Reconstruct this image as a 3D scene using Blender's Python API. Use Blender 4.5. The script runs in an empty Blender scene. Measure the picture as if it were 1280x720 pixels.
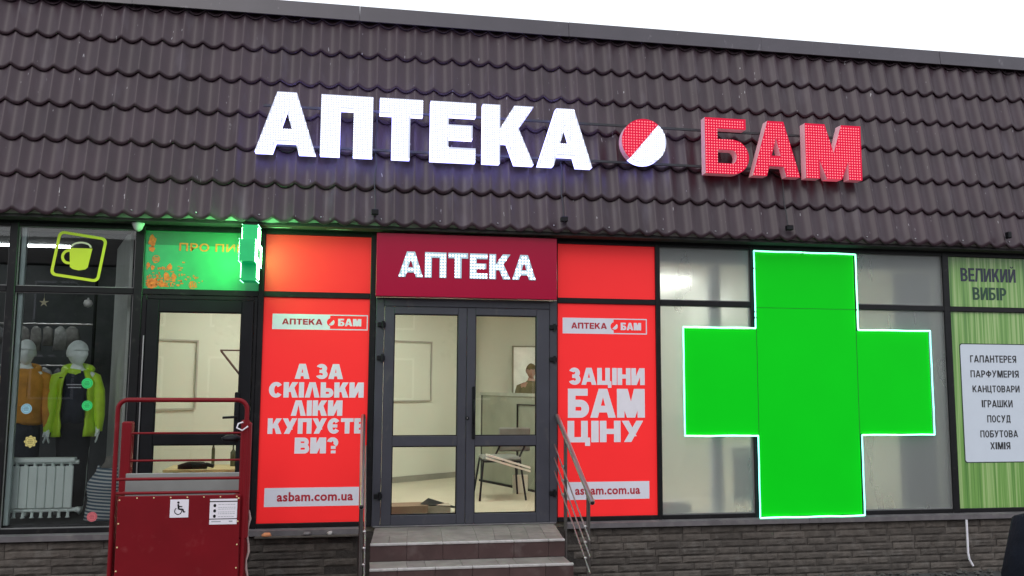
import bpy, bmesh, math, random
from mathutils import Vector, Matrix, noise
random.seed(7)
SC = bpy.context.scene
COL = SC.collection
PI = math.pi

# ---------------------------------------------------------------- camera
def make_camera():
    p, y, r = math.radians(6.096), math.radians(9.786), math.radians(0.321)
    f = Vector((math.sin(y)*math.cos(p), math.cos(y)*math.cos(p), math.sin(p)))
    rt = Vector((math.cos(y), -math.sin(y), 0)); up = rt.cross(f)
    R = rt*math.cos(r) + up*math.sin(r); U = -rt*math.sin(r) + up*math.cos(r)
    cam = bpy.data.cameras.new('camera'); cam.sensor_width = 36; cam.lens = 1080/1280*36
    cam.clip_start = .05; cam.clip_end = 1500
    o = bpy.data.objects.new('camera', cam); COL.objects.link(o)
    m = Matrix((R, U, -f)).transposed().to_4x4(); m.translation = Vector((0, -8.2, 1.92))
    o.matrix_world = m; SC.camera = o
make_camera()

# ---------------------------------------------------------------- world, sun, exposure
world = bpy.data.worlds.new("World"); SC.world = world; world.use_nodes = True
wn, wl = world.node_tree.nodes, world.node_tree.links
bg = wn['Background']
sky = wn.new('ShaderNodeTexSky'); sky.sky_type = 'NISHITA'; sky.sun_disc = False
sky.sun_elevation = math.radians(38); sky.sun_rotation = math.radians(200); sky.dust_density = 3
mx = wn.new('ShaderNodeMix'); mx.data_type = 'RGBA'; mx.inputs[0].default_value = .86
mx.inputs[7].default_value = (11.6, 12.1, 12.9, 1)          # the even light of the cloud cover
wl.new(sky.outputs[0], mx.inputs[6]); wl.new(mx.outputs[2], bg.inputs[0]); bg.inputs[1].default_value = .125
sun = bpy.data.lights.new('sun', 'SUN'); sun.energy = .5; sun.angle = math.radians(20); sun.color = (1, .97, .93)
so = bpy.data.objects.new('sun', sun); COL.objects.link(so)
so.rotation_euler = (math.radians(52), 0, math.radians(-20))
SC.view_settings.view_transform = 'Standard'; SC.view_settings.look = 'None'
SC.view_settings.exposure = 0; SC.view_settings.gamma = 1
SC.cycles.max_bounces = 8; SC.cycles.transparent_max_bounces = 12
SC.cycles.sample_clamp_indirect = 6; SC.cycles.use_denoising = True
SC.cycles.caustics_reflective = False; SC.cycles.caustics_refractive = False

# ---------------------------------------------------------------- materials
MATS = {}
def mat(name, col, rough=.6, metal=0, spec=.5, var=.12, scale=6, bump=0, bscale=60, emit=None, es=0, grime=None, objvar=0, coat=0, stretch=None, spots=None):
    """procedural material: base colour broken up by noise, optional grime, bump and a per-object tint"""
    if name in MATS: return MATS[name]
    m = bpy.data.materials.new(name); m.use_nodes = True; n = m.node_tree.nodes; l = m.node_tree.links
    b = n['Principled BSDF']; b.inputs['Roughness'].default_value = rough; b.inputs['Metallic'].default_value = metal
    b.inputs['Specular IOR Level'].default_value = spec; b.inputs['Coat Weight'].default_value = coat
    geo = n.new('ShaderNodeNewGeometry'); mp = n.new('ShaderNodeMapping'); l.new(geo.outputs['Position'], mp.inputs[0])
    if stretch: mp.inputs['Scale'].default_value = stretch
    nz = n.new('ShaderNodeTexNoise'); nz.inputs['Scale'].default_value = scale; nz.inputs['Detail'].default_value = 5
    l.new(mp.outputs[0], nz.inputs[0])
    rr = n.new('ShaderNodeMapRange'); rr.inputs[1].default_value = .3; rr.inputs[2].default_value = .7
    rr.inputs[3].default_value = 1-var; rr.inputs[4].default_value = 1+var; l.new(nz.outputs[0], rr.inputs[0])
    fac = rr.outputs[0]
    if objvar:
        oi = n.new('ShaderNodeObjectInfo'); r2 = n.new('ShaderNodeMapRange'); r2.inputs[3].default_value = 1-objvar; r2.inputs[4].default_value = 1+objvar
        l.new(oi.outputs['Random'], r2.inputs[0]); mm = n.new('ShaderNodeMath'); mm.operation = 'MULTIPLY'
        l.new(fac, mm.inputs[0]); l.new(r2.outputs[0], mm.inputs[1]); fac = mm.outputs[0]
    sc = n.new('ShaderNodeVectorMath'); sc.operation = 'SCALE'; sc.inputs[0].default_value = col[:3]; l.new(fac, sc.inputs['Scale'])
    out = sc.outputs[0]
    if grime:
        gc, amt, gs, gst = grime
        mp2 = n.new('ShaderNodeMapping'); mp2.inputs['Scale'].default_value = gst; l.new(geo.outputs['Position'], mp2.inputs[0])
        g = n.new('ShaderNodeTexNoise'); g.inputs['Scale'].default_value = gs; g.inputs['Detail'].default_value = 7; l.new(mp2.outputs[0], g.inputs[0])
        gr = n.new('ShaderNodeMapRange'); gr.inputs[1].default_value = amt[0]; gr.inputs[2].default_value = amt[1]; gr.inputs[4].default_value = amt[2]; l.new(g.outputs[0], gr.inputs[0])
        mg = n.new('ShaderNodeMix'); mg.data_type = 'RGBA'; l.new(gr.outputs[0], mg.inputs[0]); l.new(out, mg.inputs[6]); mg.inputs[7].default_value = (*gc, 1); out = mg.outputs[2]
    if spots:                                                   # sparse pale scratches and droppings running down the surface
        sc_, ss, th0 = spots
        mp3 = n.new('ShaderNodeMapping'); mp3.inputs['Scale'].default_value = ss; l.new(geo.outputs['Position'], mp3.inputs[0])
        g3 = n.new('ShaderNodeTexNoise'); g3.inputs['Scale'].default_value = 1; g3.inputs['Detail'].default_value = 2; l.new(mp3.outputs[0], g3.inputs[0])
        r3 = n.new('ShaderNodeMapRange'); r3.inputs[1].default_value = th0; r3.inputs[2].default_value = th0+.025; r3.inputs[4].default_value = .8; l.new(g3.outputs[0], r3.inputs[0])
        m3 = n.new('ShaderNodeMix'); m3.data_type = 'RGBA'; l.new(r3.outputs[0], m3.inputs[0]); l.new(out, m3.inputs[6]); m3.inputs[7].default_value = (*sc_, 1); out = m3.outputs[2]
    l.new(out, b.inputs['Base Color'])
    if bump:
        bn = n.new('ShaderNodeTexNoise'); bn.inputs['Scale'].default_value = bscale; bn.inputs['Detail'].default_value = 6; l.new(mp.outputs[0], bn.inputs[0])
        bp = n.new('ShaderNodeBump'); bp.inputs['Strength'].default_value = bump; bp.inputs['Distance'].default_value = .01
        l.new(bn.outputs[0], bp.inputs['Height']); l.new(bp.outputs[0], b.inputs['Normal'])
    if emit:
        b.inputs['Emission Color'].default_value = (*emit, 1); b.inputs['Emission Strength'].default_value = es
    MATS[name] = m; return m

def glass_mat(name, tint=(1, 1, 1), refl=1.0, haze=0.0, hazecol=(.6, .65, .6)):
    if name in MATS: return MATS[name]
    m = bpy.data.materials.new(name); m.use_nodes = True; n = m.node_tree.nodes; l = m.node_tree.links
    n.remove(n['Principled BSDF']); out = n['Material Output']
    tr = n.new('ShaderNodeBsdfTransparent'); tr.inputs[0].default_value = (*tint, 1)
    gl = n.new('ShaderNodeBsdfGlossy'); gl.inputs['Roughness'].default_value = .01; gl.inputs[0].default_value = (refl, refl, refl, 1)
    fr = n.new('ShaderNodeFresnel'); fr.inputs[0].default_value = 1.5
    last = tr.outputs[0]
    if haze:
        df = n.new('ShaderNodeBsdfDiffuse'); df.inputs[0].default_value = (*hazecol, 1)
        tl = n.new('ShaderNodeBsdfTranslucent'); tl.inputs[0].default_value = (*hazecol, 1)
        a = n.new('ShaderNodeMixShader'); a.inputs[0].default_value = .5; l.new(df.outputs[0], a.inputs[1]); l.new(tl.outputs[0], a.inputs[2])
        mh = n.new('ShaderNodeMixShader'); mh.inputs[0].default_value = haze; l.new(last, mh.inputs[1]); l.new(a.outputs[0], mh.inputs[2]); last = mh.outputs[0]
        g = n.new('ShaderNodeNewGeometry'); nz = n.new('ShaderNodeTexNoise'); nz.inputs['Scale'].default_value = 2.2; nz.inputs['Detail'].default_value = 6
        l.new(g.outputs['Position'], nz.inputs[0]); r = n.new('ShaderNodeMapRange'); r.inputs[3].default_value = haze*.75; r.inputs[4].default_value = haze*1.25
        l.new(nz.outputs[0], r.inputs[0]); l.new(r.outputs[0], mh.inputs[0])
    ms = n.new('ShaderNodeMixShader'); l.new(fr.outputs[0], ms.inputs[0]); l.new(last, ms.inputs[1]); l.new(gl.outputs[0], ms.inputs[2])
    l.new(ms.outputs[0], out.inputs[0]); MATS[name] = m; return m

def frosted_mat(name, col=(.9, .93, .88), rough=.22):
    m = bpy.data.materials.new(name); m.use_nodes = True; n = m.node_tree.nodes; l = m.node_tree.links
    b = n['Principled BSDF']; b.inputs['Base Color'].default_value = (*col, 1); b.inputs['Transmission Weight'].default_value = .80
    b.inputs['Roughness'].default_value = rough; b.inputs['IOR'].default_value = 1.45
    g = n.new('ShaderNodeNewGeometry'); mp = n.new('ShaderNodeMapping'); mp.inputs['Scale'].default_value = (1.5, 1, .35); l.new(g.outputs['Position'], mp.inputs[0])
    nz = n.new('ShaderNodeTexNoise'); nz.inputs['Scale'].default_value = 2.5; l.new(mp.outputs[0], nz.inputs[0])
    r = n.new('ShaderNodeMapRange'); r.inputs[3].default_value = rough*.6; r.inputs[4].default_value = rough*1.4; l.new(nz.outputs[0], r.inputs[0]); l.new(r.outputs[0], b.inputs['Roughness'])
    MATS[name] = m; return m

def emit_mat(name, col, s, base=(.8, .8, .8)):
    return mat(name, base, .5, emit=col, es=s, var=.02)

M_ROOF = mat('roof_metal', (.043, .0250, .033), .38, spec=.34, var=.18, scale=2, objvar=.05, bump=.05, bscale=9, grime=((.13, .11, .135), (.58, .84, .55), 3, (2, 1, .5)), spots=((.42, .40, .42), (45, 20, 9), .74))
M_CAP = mat('cap_metal', (.060, .050, .062), .38, var=.1, scale=4, objvar=.05, grime=((.25, .23, .25), (.66, .8, .6), 9, (2, 1, 1)))
M_FRAME = mat('frame_black', (.009, .0085, .010), .38, spec=.22, var=.2, scale=9, grime=((.06, .055, .05), (.62, .85, .5), 18, (1, 1, 1)))
M_DOOR = mat('door_plastic', (.046, .046, .060), .38, var=.10, scale=5, bump=.03, grime=((.12, .11, .10), (.60, .85, .5), 14, (1, 1, .5)))
M_BLACK = mat('black_plastic', (.007, .007, .009), .42, spec=.2, var=.2)
M_RED = mat('red_film', (.97, .029, .030), .42, spec=.28, emit=(1, .02, .028), es=.12, var=.04, scale=1.6, bump=.04, bscale=4)  # faint emission puts backlight from the rooms into the film
M_WINE = mat('wine_panel', (.37, .003, .036), .28, spec=.25, var=.03, scale=2)
M_WHITE = mat('white_print', (.76, .73, .79), .4, var=.03, scale=12)
M_PALE = mat('pale_film', (.70, .70, .78), .4, var=.03)
M_PRINTRED = mat('dark_red_print', (.42, .012, .03), .4, var=.04)
M_GREEN = mat('green_panel', (.0, .60, .008), .45, spec=.12, emit=(0, 1, .015), es=.09, var=.03, scale=1.6, bump=.012, bscale=4)  # faint emission stands for backlight; the panel itself is no lamp
M_JOINT = mat('green_joint', (.0, .09, .01), .6)
M_BRICK = mat('split_stone', (.086, .073, .063), .92, var=.24, scale=16, bump=.6, bscale=70, objvar=.26, grime=((.15, .145, .135), (.56, .82, .6), 8, (1, 1, 1)))
M_MORTAR = mat('mortar', (.046, .040, .036), .95, var=.3, scale=20, bump=.8)
M_SILL = mat('sill_metal', (.125, .115, .122), .5, var=.18, scale=7, grime=((.24, .225, .21), (.5, .8, .6), 11, (1, 1, 1)))
M_STEPTILE = mat('step_tile', (.060, .033, .032), .38, var=.2, scale=6, objvar=.12, bump=.08, grime=((.22, .19, .18), (.55, .85, .45), 7, (1, 1, 1)))
M_TREAD = mat('tread_tile', (.235, .210, .19), .6, var=.22, scale=12, objvar=.10, bump=.2, grime=((.10, .08, .075), (.48, .72, .6), 6, (1, 1, 1)))
M_NOSING = mat('nosing_tile', (.42, .40, .39), .5, var=.15, scale=14, grime=((.16, .13, .12), (.52, .8, .6), 20, (1, 1, 1)))
M_GROUT = mat('grout', (.22, .19, .18), .9, var=.2)
M_CONC = mat('concrete', (.16, .15, .145), .9, var=.2, bump=.4)
M_STEEL = mat('steel', (.50, .48, .47), .3, metal=1, var=.04, scale=4)
M_LIFT = mat('lift_red_paint', (.165, .004, .009), .45, spec=.22, var=.09, scale=4, coat=0, bump=.03, bscale=9, grime=((.30, .07, .07), (.62, .85, .4), 9, (1, 1, 1)))
M_GREYPL = mat('grey_plate', (.25, .25, .24), .6, var=.1, scale=6, bump=.05)
M_BRASS = mat('yellow_rivet', (.75, .6, .3), .4)
M_CREAM = mat('cream_wall', (.70, .74, .64), .85, var=.03, scale=1.5)
M_CEIL = mat('ceiling_white', (.75, .75, .70), .9, var=.02)
M_FLOOR = mat('cream_floor', (.60, .55, .43), .45, var=.06, scale=2.5)
M_SLAB = mat('grey_slab', (.30, .30, .33), .85, var=.06)
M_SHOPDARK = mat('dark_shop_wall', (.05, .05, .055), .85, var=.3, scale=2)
M_SHOPGREY = mat('shop_screen', (.55, .57, .55), .8, var=.05)
M_RAD = mat('radiator_enamel', (.82, .93, .90), .35, var=.03)
M_MANN = mat('mannequin_plastic', (.86, .95, .93), .5, spec=.3, var=.06, scale=20)
M_HOODIE = mat('orange_fleece', (.66, .31, .05), .92, var=.18, scale=10, bump=.5, bscale=14)
M_LIME = mat('lime_nylon', (.52, .83, .04), .5, var=.12, scale=12, bump=.5, bscale=16)
M_NAVY = mat('navy_cloth', (.022, .028, .042), .85, var=.25, scale=10, bump=.4, bscale=22)
M_BLK = mat('black_cloth', (.012, .013, .016), .9, var=.3, scale=10, bump=.4, bscale=22)
M_COAT = mat('dark_coat', (.004, .0055, .010), .9, spec=.15, var=.3, scale=14, bump=.5, bscale=40)
M_SKIN = mat('skin', (.46, .27, .20), .5, var=.06)
M_HAIR = mat('hair', (.02, .014, .01), .6, var=.3, bump=.5, bscale=120)
M_ASPHALT = mat('asphalt', (.055, .054, .053), .95, var=.25, scale=4, bump=.8, bscale=90)
M_PAVER = mat('paver', (.20, .145, .14), .85, var=.2, scale=9, bump=.5, objvar=.14, grime=((.08, .075, .07), (.5, .75, .6), 4, (1, 1, 1)))
M_RUBBLE = mat('rubble', (.085, .08, .075), .95, var=.35, scale=30, bump=.8, objvar=.2)
M_GLASS = glass_mat('clear_glass', (.93, .97, .94))
M_GLASSD = glass_mat('shop_glass', (.97, .985, .98), .8)
M_FROST = frosted_mat('frosted_glass', (.80, .85, .82), .30)
M_CARD = mat('cardboard', (.30, .20, .13), .85, var=.1)
M_CARDL = mat('cardboard_light', (.50, .42, .33), .85, var=.1)
M_FOAM = mat('white_foam', (.85, .86, .82), .7, var=.04)
M_GREENGLASS = mat('grey_green_panel', (.27, .29, .23), .25, var=.12, scale=2.5)
M_CHAIR = mat('chair_fabric', (.20, .21, .19), .9, var=.15, bump=.2)

# ---------------------------------------------------------------- mesh builder
class MB:
    def __init__(s): s.v = []; s.f = []; s.sm = []
    def add(s, vs, fs, smooth=False):
        k = len(s.v); s.v += [tuple(v) for v in vs]; s.f += [tuple(i+k for i in f) for f in fs]; s.sm += [smooth]*len(fs); return s
    def box(s, a, b, bev=0):
        x0, y0, z0 = [min(p, q) for p, q in zip(a, b)]; x1, y1, z1 = [max(p, q) for p, q in zip(a, b)]
        if bev:
            e = min(bev, (x1-x0)/2.2, (y1-y0)/2.2, (z1-z0)/2.2)
            vs = []
            for X, sx in ((x0, 1), (x1, -1)):
                for Y, sy in ((y0, 1), (y1, -1)):
                    for Z, sz in ((z0, 1), (z1, -1)):
                        vs += [(X, Y+sy*e, Z+sz*e), (X+sx*e, Y, Z+sz*e), (X+sx*e, Y+sy*e, Z)]
            def i(a, b, c, k): return ((a*2+b)*2+c)*3+k
            fs = [(i(0,0,0,0), i(0,0,1,0), i(0,1,1,0), i(0,1,0,0)), (i(1,0,0,0), i(1,1,0,0), i(1,1,1,0), i(1,0,1,0)),
                  (i(0,0,0,1), i(1,0,0,1), i(1,0,1,1), i(0,0,1,1)), (i(0,1,0,1), i(0,1,1,1), i(1,1,1,1), i(1,1,0,1)),
                  (i(0,0,0,2), i(0,1,0,2), i(1,1,0,2), i(1,0,0,2)), (i(0,0,1,2), i(1,0,1,2), i(1,1,1,2), i(0,1,1,2))]
            for a in (0, 1):
                for b in (0, 1):
                    fs.append((i(a,b,0,0), i(a,b,1,0), i(a,b,1,1), i(a,b,0,1)))
                    fs.append((i(a,0,b,0), i(a,1,b,0), i(a,1,b,2), i(a,0,b,2)))
                    fs.append((i(0,a,b,1), i(1,a,b,1), i(1,a,b,2), i(0,a,b,2)))
                    for c in (0, 1): fs.append((i(a,b,c,0), i(a,b,c,1), i(a,b,c,2)))
            return s.add(vs, fs)
        vs = [(x, y, z) for x in (x0, x1) for y in (y0, y1) for z in (z0, z1)]
        return s.add(vs, [(0,1,3,2), (4,6,7,5), (0,4,5,1), (2,3,7,6), (0,2,6,4), (1,5,7,3)])
    def tube(s, pts, r, n=10, close=False, caps=True):
        pts = [Vector(p) for p in pts]; N = len(pts); rs = r if isinstance(r, (list, tuple)) else [r]*N
        vs = []; up = None
        for i, p in enumerate(pts):
            if close: d = pts[(i+1) % N]-pts[i-1]
            else: d = pts[min(i+1, N-1)]-pts[max(i-1, 0)]
            d.normalize()
            if up is None: up = Vector((0, 0, 1)) if abs(d.z) < .9 else Vector((1, 0, 0))
            u = d.cross(up).normalized(); w = u.cross(d); up = w
            vs += [p+(u*math.cos(2*PI*k/n)+w*math.sin(2*PI*k/n))*rs[i] for k in range(n)]
        fs = []
        for i in range(N if close else N-1):
            j = (i+1) % N
            fs += [(i*n+k, i*n+(k+1) % n, j*n+(k+1) % n, j*n+k) for k in range(n)]
        s.add(vs, fs, True)
        if caps and not close: s.add(vs[:n], [tuple(range(n))[::-1]]); s.add(vs[-n:], [tuple(range(n))])
        return s
    def lathe(s, c, prof, n=16, axis='z', sx=1, sy=1):
        vs = []
        for r, h in prof:
            for k in range(n):
                a, b = r*math.cos(2*PI*k/n)*sx, r*math.sin(2*PI*k/n)*sy
                q = {'z': (a, b, h), 'y': (a, h, b), 'x': (h, a, b)}[axis]; vs.append((c[0]+q[0], c[1]+q[1], c[2]+q[2]))
        fs = [(i*n+k, i*n+(k+1) % n, (i+1)*n+(k+1) % n, (i+1)*n+k) for i in range(len(prof)-1) for k in range(n)]
        fs += [tuple(range(n)), tuple((len(prof)-1)*n+k for k in range(n))[::-1]]
        return s.add(vs, fs, True)
    def prism(s, poly, y0, y1):
        """polygon in (x, z) pushed from y0 (front) to y1 (back)"""
        n = len(poly); vs = [(x, y0, z) for x, z in poly]+[(x, y1, z) for x, z in poly]
        return s.add(vs, [tuple(range(n)), tuple(range(n, 2*n))[::-1]]+[(i, i+n, (i+1) % n+n, (i+1) % n) for i in range(n)])
    def flat(s, poly, y): return s.add([(x, y, z) for x, z in poly], [tuple(range(len(poly)))])
    def loft(s, rings, n=20, ex=2.0):
        """rings: (cx, cy, cz, rx, ry) ellipses stacked"""
        vs = []
        for (cx, cy, cz, rx, ry) in rings:
            for k in range(n):
                a = 2*PI*k/n; c, q = math.cos(a), math.sin(a)
                vs.append((cx+rx*math.copysign(abs(c)**(2/ex), c), cy+ry*math.copysign(abs(q)**(2/ex), q), cz))
        fs = [(i*n+k, i*n+(k+1) % n, (i+1)*n+(k+1) % n, (i+1)*n+k) for i in range(len(rings)-1) for k in range(n)]
        fs += [tuple(range(n))[::-1], tuple((len(rings)-1)*n+k for k in range(n))]
        return s.add(vs, fs, True)
    def wobble(s, amp, sc, seed=0):
        out = []
        for v in s.v:
            q = Vector(v)*sc+Vector((seed, seed*1.7, 3)); d = noise.noise_vector(q)
            out.append((v[0]+d.x*amp, v[1]+d.y*amp, v[2]+d.z*amp*.6))
        s.v = out; return s
    def mesh(s, name, m, org=(0, 0, 0)):
        me = bpy.data.meshes.new(name)
        me.from_pydata([(a-org[0], b-org[1], c-org[2]) for a, b, c in s.v], [], s.f)
        bm = bmesh.new(); bm.from_mesh(me)
        for f, q in zip(bm.faces, s.sm): f.smooth = q
        bmesh.ops.recalc_face_normals(bm, faces=bm.faces[:]); bm.to_mesh(me); bm.free()
        if m: me.materials.append(m)
        return me
    def build(s, name, m, parent=None, org=None):
        if org is None:
            org = (0, 0, 0)
            if parent is not None:
                t = parent
                while t.parent: t = t.parent
                org = tuple(t.location)
        o = bpy.data.objects.new(name, s.mesh(name, m, org)); COL.objects.link(o)
        if parent is not None: o.parent = parent
        return o

def tag(o, label=None, cat=None, group=None, kind=None):
    for k, v in (('label', label), ('category', cat), ('group', group), ('kind', kind)):
        if v: o[k] = v
    return o
def thing(name, loc, label, cat, group=None):
    o = bpy.data.objects.new(name, None); o.empty_display_size = .1; COL.objects.link(o); o.location = loc
    return tag(o, label, cat, group)
def struct(name, mb, m, label=None):
    return tag(mb.build(name, m), label, kind='structure')
def single(name, mb, m, label, cat, base, group=None):
    """a thing that is one mesh, its origin at its base"""
    o = bpy.data.objects.new(name, mb.mesh(name, m, base)); o.location = base; COL.objects.link(o)
    return tag(o, label, cat, group)

# ---------------------------------------------------------------- lettering
def ringpoly(cx, cy, rx, ry, sw, sh, a0, a1, n=18):
    P = []
    for i in range(n+1):
        a = math.radians(a0+(a1-a0)*i/n); P.append((cx+rx*math.cos(a), cy+ry*math.sin(a)))
    for i in range(n, -1, -1):
        a = math.radians(a0+(a1-a0)*i/n); P.append((cx+(rx-sw)*math.cos(a), cy+(ry-sh)*math.sin(a)))
    return P
def R4(x0, y0, x1, y1): return [(x0, y0), (x1, y0), (x1, y1), (x0, y1)]
def PA(xb, yb, xt, yt, w): return [(xb, yb), (xb+w, yb), (xt+w, yt), (xt, yt)]
WID = dict(zip('АБВГДЕЄЗИЙІКЛМНОПРСТУХЦШФЬЯ? ', (.95,.78,.8,.62,.88,.7,.78,.74,.86,.86,.30,.85,.88,1.05,.84,.84,.84,.76,.8,.78,.88,.88,.9,1.15,1.05,.76,.8,.62,.32)))
def bowl(x0, W, y0, y1, s, h):
    r = (y1-y0)/2; rx = min(r, W-x0-s*.2); cx = W-rx
    return [R4(x0, y1-h, cx, y1), R4(x0, y0, cx, y0+h), ringpoly(cx, y0+r, rx, r, min(s, rx*.9), min(h, r*.9), -90, 90)]
def glyph(c, W, H, s, h, lam=True):
    """polygons of one capital letter in a W x H box; s = stem width, h = bar thickness"""
    if c == 'А' or (c == 'Л' and lam):
        t = s*1.15; yc = H*.70; xt = min(s+(W/2-s)*H/yc, W/2+t/2)
        L = [(0, 0), (s, 0), (xt, H), (W/2-t/2, H)]
        if c == 'Л':
            return [L, [(W-x, y) for x, y in L]]
        b0, b1 = H*.18, H*.18+h*.95
        e = lambda y: (W/2-t/2)*y/H + s*.3
        return [L, [(W-x, y) for x, y in L], [(e(b0), b0), (W-e(b0), b0), (W-e(b1), b1), (e(b1), b1)]]
    if c == 'Л': return [R4(W-s, 0, W, H), R4(s*.3, H-h, W-s, H), [(-s*.15, 0), (s*.8, 0), (s*1.3, H-h), (s*.35, H-h)]]
    if c == 'П': return [R4(0, 0, s, H), R4(W-s, 0, W, H), R4(s, H-h, W-s, H)]
    if c == 'Г': return [R4(0, 0, s, H), R4(s, H-h, W, H)]
    if c == 'Т': return [R4((W-s)/2, 0, (W+s)/2, H-h), R4(0, H-h, W, H)]
    if c == 'Е': return [R4(0, 0, s, H), R4(s, H-h, W, H), R4(s, 0, W, h), R4(s, H/2-h*.5, W*.93, H/2+h*.5)]
    if c == 'К': return [R4(0, 0, s, H), [(s, H*.36), (s, H*.60), (W-s*1.15, H), (W-s*.02, H), (s*1.5, H*.36)], [(W-s*1.1, 0), (W, 0), (s*2.0, H*.66), (s*1.25, H*.50)]]
    if c == 'Б': return [R4(0, 0, s, H), R4(s, H-h, W*.94, H)]+bowl(s, W, 0, H*.62, s, h)
    if c == 'В': return [R4(0, 0, s, H)]+bowl(s, W*.95, H/2-h*.35, H, s, h)+bowl(s, W, 0, H/2+h*.45, s, h)
    if c == 'Р': return [R4(0, 0, s, H)]+bowl(s, W, H*.36, H, s, h)
    if c == 'Ь': return [R4(0, 0, s, H)]+bowl(s, W, 0, H*.62, s, h)
    if c == 'Я': return [[(W-x, y) for x, y in p] for p in glyph('Р', W, H, s, h)]+[[(0, 0), (s*1.1, 0), (W-s*.9, H*.40), (W-s*2, H*.40)]]
    if c == 'М': return [R4(0, 0, s, H), R4(W-s, 0, W, H), [(0, H), (s*1.45, H), (W/2+s*.55, 0), (W/2-s*.55, 0)], [(W, H), (W-s*1.45, H), (W/2-s*.55, 0), (W/2+s*.55, 0)]]
    if c == 'И': return [R4(0, 0, s, H), R4(W-s, 0, W, H), [(s*.2, 0), (s*1.15, 0), (W-s*.2, H), (W-s*1.15, H)]]
    if c == 'Й': return glyph('И', W, H, s, h)+[ringpoly(W/2, H*1.2, W*.24, H*.15, s*.5, h*.5, 180, 360, 8)]
    if c == 'Н': return [R4(0, 0, s, H), R4(W-s, 0, W, H), R4(s, H/2-h/2, W-s, H/2+h/2)]
    if c == 'І': return [R4(0, 0, W, H)]
    if c == 'Ц': v = W*.9; return [R4(0, 0, s, H), R4(v-s, 0, v, H), R4(s, 0, v-s, h), R4(W-s*.75, -H*.17, W, h*.9), R4(v-s*.1, 0, W, h*.9)]
    if c == 'Ш': return [R4(0, 0, s, H), R4((W-s)/2, 0, (W+s)/2, H), R4(W-s, 0, W, H), R4(s, 0, W-s, h)]
    if c == 'О': return [ringpoly(W/2, H/2, W/2, H/2*1.02, s, h, 0, 180), ringpoly(W/2, H/2, W/2, H/2*1.02, s, h, 180, 360)]
    if c == 'С': return [ringpoly(W*.52, H/2, W*.52, H/2*1.02, s, h, 38, 322, 26)]
    if c == 'Є': return glyph('С', W, H, s, h)+[R4(s*.8, H/2-h*.42, W*.78, H/2+h*.42)]
    if c == 'З':
        r1, r2 = (H/2+h*.4)/2, (H/2+h*.5)/2
        return [ringpoly(W*.47, H-r1, W*.47, r1*1.02, s, h, -90, 158), ringpoly(W*.49, r2, W*.51, r2*1.02, s, h, -160, 90), R4(W*.28, H/2-h*.42, W*.52, H/2+h*.44)]
    if c == 'У': return [[(W*.10, 0), (W*.10+s*1.1, 0), (W, H), (W-s*1.05, H)], [(0, H), (s*1.08, H), (W/2+s*.62, H*.27), (W/2-s*.25, H*.27)]]
    if c == 'Х': return [PA(0, 0, W-s*1.05, H, s*1.05), [(W, 0), (W-s*1.05, 0), (0, H), (s*1.05, H)]]
    if c == 'Д': return [R4(W-s*1.3, h, W-s*.3, H), [(s*.3, h), (s*1.3, h), (s*1.6, H), (s*.7, H)], R4(s*1.6, H-h, W-s*1.3, H), R4(0, 0, W, h), R4(0, -H*.12, s*.7, 0), R4(W-s*.7, -H*.12, W, 0)]
    if c == 'Ф': return [R4((W-s)/2, 0, (W+s)/2, H), ringpoly(W/2, H*.52, W/2, H*.33, s, h*.9, 0, 180), ringpoly(W/2, H*.52, W/2, H*.33, s, h*.9, 180, 360)]
    if c == '?': return [ringpoly(W*.5, H*.68, W*.5, H*.33, s, h, -50, 170), R4(W*.36, H*.27, W*.36+s, H*.47), R4(W*.36, 0, W*.36+s, H*.18)]
    return []
def line_polys(txt, x0, x1, z0, z1, stem=.27, bar=.21, gap=.06, lam=True):
    H = z1-z0; ws = [WID[c] for c in txt]; tot = sum(ws)+gap*(len(txt)-1); k = (x1-x0)/tot; x = x0; out = []
    for c, w in zip(txt, ws):
        g = glyph(c, w*k, H, min(stem*k, w*k*.42) if c != 'І' else w*k, bar*H, lam)
        out += [[(x+a, z0+b) for a, b in p] for p in g]; x += (w+gap)*k
    return out
def print_polys(polys, y, name, m, parent, th=0):
    mb = MB()
    for i, p in enumerate(polys):
        if th: mb.prism(p, y-i*.00012, y+th)
        else: mb.flat(p, y-(i % 12)*.00015)
    return mb.build(name, m, parent)
def font_polys(mbm, txt, x0, x1, z0, z1, y, name, m, parent, bold=.03):
    """flat print set in Blender's own font, scaled to a box in the (x, z) plane"""
    c = bpy.data.curves.new('lettering', 'FONT'); c.body = txt; c.offset = bold; c.resolution_u = 3; c.space_character = 1.06
    o = bpy.data.objects.new('lettering', c); COL.objects.link(o); bpy.context.view_layer.update()
    me = bpy.data.meshes.new_from_object(o.evaluated_get(bpy.context.evaluated_depsgraph_get()))
    bpy.data.objects.remove(o); bpy.data.curves.remove(c)
    xs = [v.co.x for v in me.vertices]; ys = [v.co.y for v in me.vertices]
    a, b, e, d = min(xs), max(xs), min(ys), max(ys)
    t = parent
    while t.parent: t = t.parent
    L = t.location
    for v in me.vertices:
        X = x0+(v.co.x-a)/(b-a)*(x1-x0); Z = z0+(v.co.y-e)/(d-e)*(z1-z0); v.co = (X-L.x, y-L.y, Z-L.z)
    me.name = name; me.materials.clear(); me.materials.append(m)
    q = bpy.data.objects.new(name, me); COL.objects.link(q); q.parent = parent; return q
def inside(p, poly):
    x, z = p; c = False; n = len(poly)
    for i in range(n):
        x0, z0 = poly[i]; x1, z1 = poly[i-1]
        if (z0 > z) != (z1 > z) and x < (x1-x0)*(z-z0)/(z1-z0)+x0: c = not c
    return c
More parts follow.
